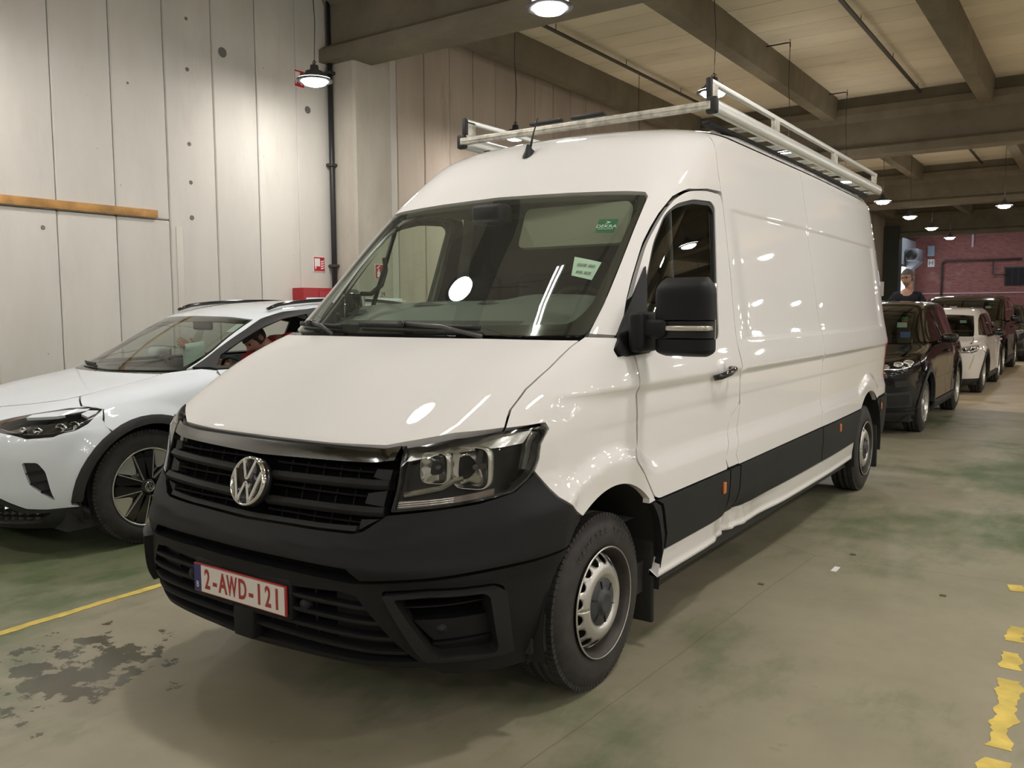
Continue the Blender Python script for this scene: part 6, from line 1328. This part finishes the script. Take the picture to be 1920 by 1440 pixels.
# ================================================================== PEOPLE
SKIN = mat('skin', (.50, .28, .20), .5); HAIR = mat('hair_grey', (.12, .10, .085), .8); EYE = mat('eye', (.03, .02, .02), .2); LIP = mat('lip', (.36, .14, .11), .5)
def skin_obj(name, pts, edges, rad, m, parent, sub=2, root=0):
    me = bpy.data.meshes.new(name); me.from_pydata(pts, edges, []); o = link(name, me, parent)
    sk = o.modifiers.new('skin', 'SKIN'); sk.use_smooth_shade = True
    for i, r in enumerate(rad): me.skin_vertices[0].data[i].radius = (r if hasattr(r, '__len__') else (r, r)); me.skin_vertices[0].data[i].use_root = (i == root)
    ss = o.modifiers.new('sub', 'SUBSURF'); ss.levels = sub; ss.render_levels = sub
    bpy.context.view_layer.update(); dg = bpy.context.evaluated_depsgraph_get(); nm = bpy.data.meshes.new_from_object(o.evaluated_get(dg)); o.modifiers.clear(); o.data = nm; nm.materials.clear(); nm.materials.append(m)
    nm.polygons.foreach_set('use_smooth', [True]*len(nm.polygons)); return o
class Sk:
    def __init__(s): s.p = []; s.e = []; s.r = []
    def chain(s, start, pts):
        prev = start
        for p, r in pts:
            s.p.append(tuple(p)); s.r.append(r); i = len(s.p)-1
            if prev is not None: s.e.append((prev, i))
            prev = i
        return prev
def hand(sk, wrist_i, w, d, side, curl=.5, s=1.0):
    "palm and five fingers: w wrist position, d forearm direction, side = thumb side vector"
    w = Vector(w); d = Vector(d).normalized(); side = Vector(side); side = (side-d*side.dot(d)).normalized(); nrm = d.cross(side)
    pi_ = sk.chain(wrist_i, [(w+d*.03*s, .022*s), (w+d*.065*s, (.030*s, .016*s))])
    for k, (o, L) in enumerate(((.028, .070), (.010, .078), (-.010, .073), (-.027, .058))):
        b = w+d*.088*s+side*o*s; pts = [(b, .0095*s)]; dd = d.copy(); p = b
        for j in range(3):
            dd = (dd+nrm*curl*.55).normalized(); p = p+dd*L*s*(.45, .32, .23)[j]; pts.append((p, (.0088, .008, .0065)[j]*s))
        sk.chain(pi_, pts)
    p1 = w+d*.035*s+side*.030*s; p2 = p1+(d*.6+side*.8).normalized()*.035*s; p3 = p2+(d*.9+side*.2+nrm*.3).normalized()*.028*s
    sk.chain(pi_-1 if False else pi_, [(p1+d*.0, .011*s), (p2, .010*s), (p3, .008*s)])
def head(parent, M, hairm, glasses=False, beard=False, s=1.0, hair=True):
    def surf(th, ph, off=0):
        # th 0 top .. pi bottom, ph around, face at -y
        x = .082*sin(th)*sin(ph); y = -.096*sin(th)*cos(ph); z = .122*cos(th)
        if z < 0: k = 1-.42*(-z/.122)**1.6; x *= k; y = y*k-.018*(-z/.122)*(1 if y < 0 else .2)
        if y < 0:
            y += .010*(abs(x)/.076)**2
            y -= .026*math.exp(-((x/.013)**2+((z+.018)/.026)**2)); y += .010*math.exp(-(((abs(x)-.031)/.016)**2+((z-.012)/.013)**2))
            y -= .006*math.exp(-((x/.045)**2+((z-.036)/.012)**2)); y -= .006*math.exp(-((x/.022)**2+((z+.062)/.010)**2)); y -= .010*math.exp(-((x/.02)**2+((z+.105)/.016)**2))
        v = Vector((x, y, z)); return M @ (v*(1+off/.1)*s)
    NT, NP = 26, 36
    t = MB(); t.grid(lambda i, j: surf(pi*i/(NT-1)*.999+.0005, 2*pi*j/NP), NT, NP+1)
    t.tube([M @ (Vector((0, .022, -.06))*s), M @ (Vector((0, .03, -.17))*s)], .052*s, 14)
    for sg in (1, -1):
        t.grid(lambda i, j: M @ (Vector((sg*(.076+.012*sin(pi*i/6)), .012+.020*cos(2*pi*j/10)*sin(pi*i/6), .0+.034*cos(pi*i/6) if False else .034*cos(pi*i/6)))*s), 7, 11)
    h = t.build('head', SKIN, parent)
    if hair:
        t = MB(); t.grid(lambda i, j: surf((.62*pi*i/11)*(1 if cos(2*pi*j/NP) < .35 else .62), 2*pi*j/NP, .006), 12, NP+1); t.build('hair', hairm, h)
    if beard:
        t = MB(); t.grid(lambda i, j: surf(pi*(.66+.24*i/7), -1.1+2.2*j/14, .0022), 8, 15); t.build('stubble', mat('stubble', (.26, .17, .13), .8), h)
    t = MB(); t.grid(lambda i, j: surf(pi*(.655+.03*i/3), -.22+.44*j/8, .002), 4, 9); t.build('mouth', LIP, h)
    for sg in (1, -1):
        c = M @ (Vector((sg*.031, -.082, .012))*s); t = MB(); t.lathe([(-.008*s, 0), (-.006*s, .006*s), (0, .009*s), (.006*s, .006*s), (.008*s, 0)], 12, Matrix.Translation(c), 'y'); t.build('eye', EYE, h)
    if glasses:
        t = MB()
        for sg in (1, -1):
            t.tube([M @ (Vector((sg*(.032+.025*cos(q)), -.103, .012+.016*sin(q)))*s) for q in [2*pi*k/16 for k in range(16)]], .0022*s, 5, closed=True)
            t.tube([M @ (Vector((sg*.057, -.100, .016))*s), M @ (Vector((sg*.082, .01, .014))*s)], .002*s, 5)
        t.tube([M @ (Vector((-.008, -.106, .014))*s), M @ (Vector((.008, -.106, .014))*s)], .002*s, 5)
        t.build('glasses', BLK, h)
    return h
# standing man leaning on the roof of the black car
S = 1.185
mn = empty('person', (-.16, 13.36, 0), label='man in a black t-shirt with glasses and short hair leaning on the black car roof', cat='person')
def sc(p): return Vector(p)*S
k = Sk()
pel = k.chain(None, [(sc((0, .05, .95)), (.15*S, .11*S))])
ch = k.chain(pel, [(sc((0, .03, 1.12)), (.145*S, .105*S)), (sc((0, -.01, 1.32)), (.165*S, .11*S)), (sc((0, -.02, 1.45)), (.105*S, .075*S))])
k.chain(ch, [(sc((0, -.015, 1.55)), .060*S)])
arms = []
for s, el, wr in ((-1, (-.275, -.10, 1.14), (-.30, -.34, 1.27)), (1, (.28, -.10, 1.14), (.27, -.36, 1.30))):
    w_i = k.chain(ch, [(sc((s*.14, -.02, 1.425)), .052*S), (sc((s*.195, -.03, 1.36)), .048*S), (sc(el), .042*S), (sc(wr), .030*S)])
    d_ = (Vector(wr)-Vector(el)).normalized(); d_ = (d_*.6+Vector((0, -.8, -.15))).normalized(); hand(k, w_i, sc(wr), d_, Vector((-s, 0, 0)), .35, S)
for s in (-1, 1): k.chain(pel, [(sc((s*.10, .05, .86)), .095*S), (sc((s*.11, .03, .50)), .062*S), (sc((s*.115, .06, .12)), .042*S), (sc((s*.12, .0, .045)), .045*S), (sc((s*.125, -.12, .04)), .040*S)])
skin_obj('body', k.p, k.e, k.r, SKIN, mn)
k = Sk(); G = 1.09
pel = k.chain(None, [(sc((0, .05, .98)), (.165*S, .125*S))])
ch = k.chain(pel, [(sc((0, .03, 1.12)), (.16*S, .12*S)), (sc((0, -.01, 1.32)), (.182*S, .125*S)), (sc((0, -.02, 1.46)), (.150*S, .108*S)), (sc((0, -.016, 1.515)), (.078*S, .075*S))])
ch -= 1
for s, el in ((-1, (-.275, -.10, 1.14)), (1, (.28, -.10, 1.14))): k.chain(ch, [(sc((s*.14, -.02, 1.435)), .068*S), (sc((s*.195, -.03, 1.36)), .060*S), (sc(Vector((s*.195, -.03, 1.36)).lerp(Vector(el), .62)), .054*S)])
skin_obj('t_shirt', k.p, k.e, k.r, mat('shirt_black', (.010, .010, .014), .9), mn)
k = Sk(); pel = k.chain(None, [(sc((0, .05, .93)), (.16*S, .12*S))])
for s in (-1, 1): k.chain(pel, [(sc((s*.10, .05, .84)), .105*S), (sc((s*.11, .03, .50)), .078*S), (sc((s*.115, .06, .12)), .062*S)])
skin_obj('trousers', k.p, k.e, k.r, mat('trouser_dark', (.02, .022, .03), .9), mn)
for s in (-1, 1): MB().rbox((s*.12*S-.055, -.24, 0), (s*.12*S+.055, .09, .10), .035).build('shoe', BLK, mn)
head(mn, Matrix.Translation(sc((0, -.045, 1.685))) @ Matrix.Rotation(radians(-20), 4, 'Z') @ Matrix.Rotation(radians(6), 4, 'X'), HAIR, True, True, S*1.0)
# driver of the white crossover, seated, holding a sheet of paper
dr = empty('person', (-3.446, .36, .0), label='seated person in a red top holding a sheet of paper inside the white crossover', cat='person')
k = Sk()
pel = k.chain(None, [(Vector((.37, 2.62, .70)), (.15, .12))])
ch = k.chain(pel, [(Vector((.37, 2.58, .90)), (.14, .11)), (Vector((.38, 2.48, 1.14)), (.16, .11)), (Vector((.38, 2.40, 1.26)), (.10, .08))])
k.chain(ch, [(Vector((.365, 2.34, 1.27)), .052)])
w1 = k.chain(ch, [(Vector((.22, 2.39, 1.20)), .058), (Vector((.17, 2.32, 1.15)), .050), (Vector((.12, 2.12, 1.02)), .040), (Vector((.05, 1.82, .95+.25)), .028)]); hand(k, w1, (.05, 1.82, 1.20), (-.1, -.75, .55), (0, -.3, 1), .9)
w2 = k.chain(ch, [(Vector((.57, 2.40, 1.25)), .055), (Vector((.62, 2.38, 1.15)), .050), (Vector((.50, 2.24, .98)), .040), (Vector((.28, 2.02, 1.06)), .028)]); hand(k, w2, (.28, 2.02, 1.06), (-.6, -.6, .25), (0, -.3, 1), .8)
for s in (-1, 1): k.chain(pel, [(Vector((.37+s*.10, 2.50, .68)), .085), (Vector((.37+s*.12, 2.15, .72)), .062), (Vector((.37+s*.12, 1.85, .42)), .045), (Vector((.37+s*.12, 1.72, .36)), .04)])
skin_obj('body', k.p, k.e, k.r, mat('skin_tan', (.42, .20, .12), .5), dr)
k = Sk(); REDC = mat('red_cloth', (.55, .03, .035), .85)
pel = k.chain(None, [(Vector((.37, 2.62, .72)), (.165, .135))])
ch = k.chain(pel, [(Vector((.37, 2.58, .90)), (.155, .125)), (Vector((.38, 2.49, 1.14)), (.18, .14)), (Vector((.38, 2.42, 1.26)), (.14, .11))])
for p1, p2, p3 in (((.22, 2.39, 1.205), (.17, 2.32, 1.15), (.14, 2.18, 1.06)), ((.58, 2.40, 1.26), (.64, 2.38, 1.16), (.54, 2.28, 1.02))): k.chain(ch, [(Vector(p1), .072), (Vector(p2), .064), (Vector(p3), .054)])
skin_obj('red_top', k.p, k.e, k.r, REDC, dr)
head(dr, Matrix.Translation((.33, 2.19, 1.29)) @ Matrix.Rotation(radians(-10), 4, 'Z') @ Matrix.Rotation(radians(48), 4, 'X'), mat('hair_black', (.02, .015, .012), .7), s=.98)
pa = MB(); pa.grid(lambda i, j: (.02+.21*i/6+.0*j, 1.74+.05*i/6-.01*sin(pi*i/6), 1.00+.25*j/5+.03*i/6), 7, 6); o = pa.build('paper_sheet', mat('paper_green_white', (.62, .78, .70), .7)); o.location = (-3.446, .36, 0); m_ = o.modifiers.new('t', 'SOLIDIFY'); m_.thickness = .001
tag(o, 'sheet of white paper held up behind the crossover windscreen', 'paper')
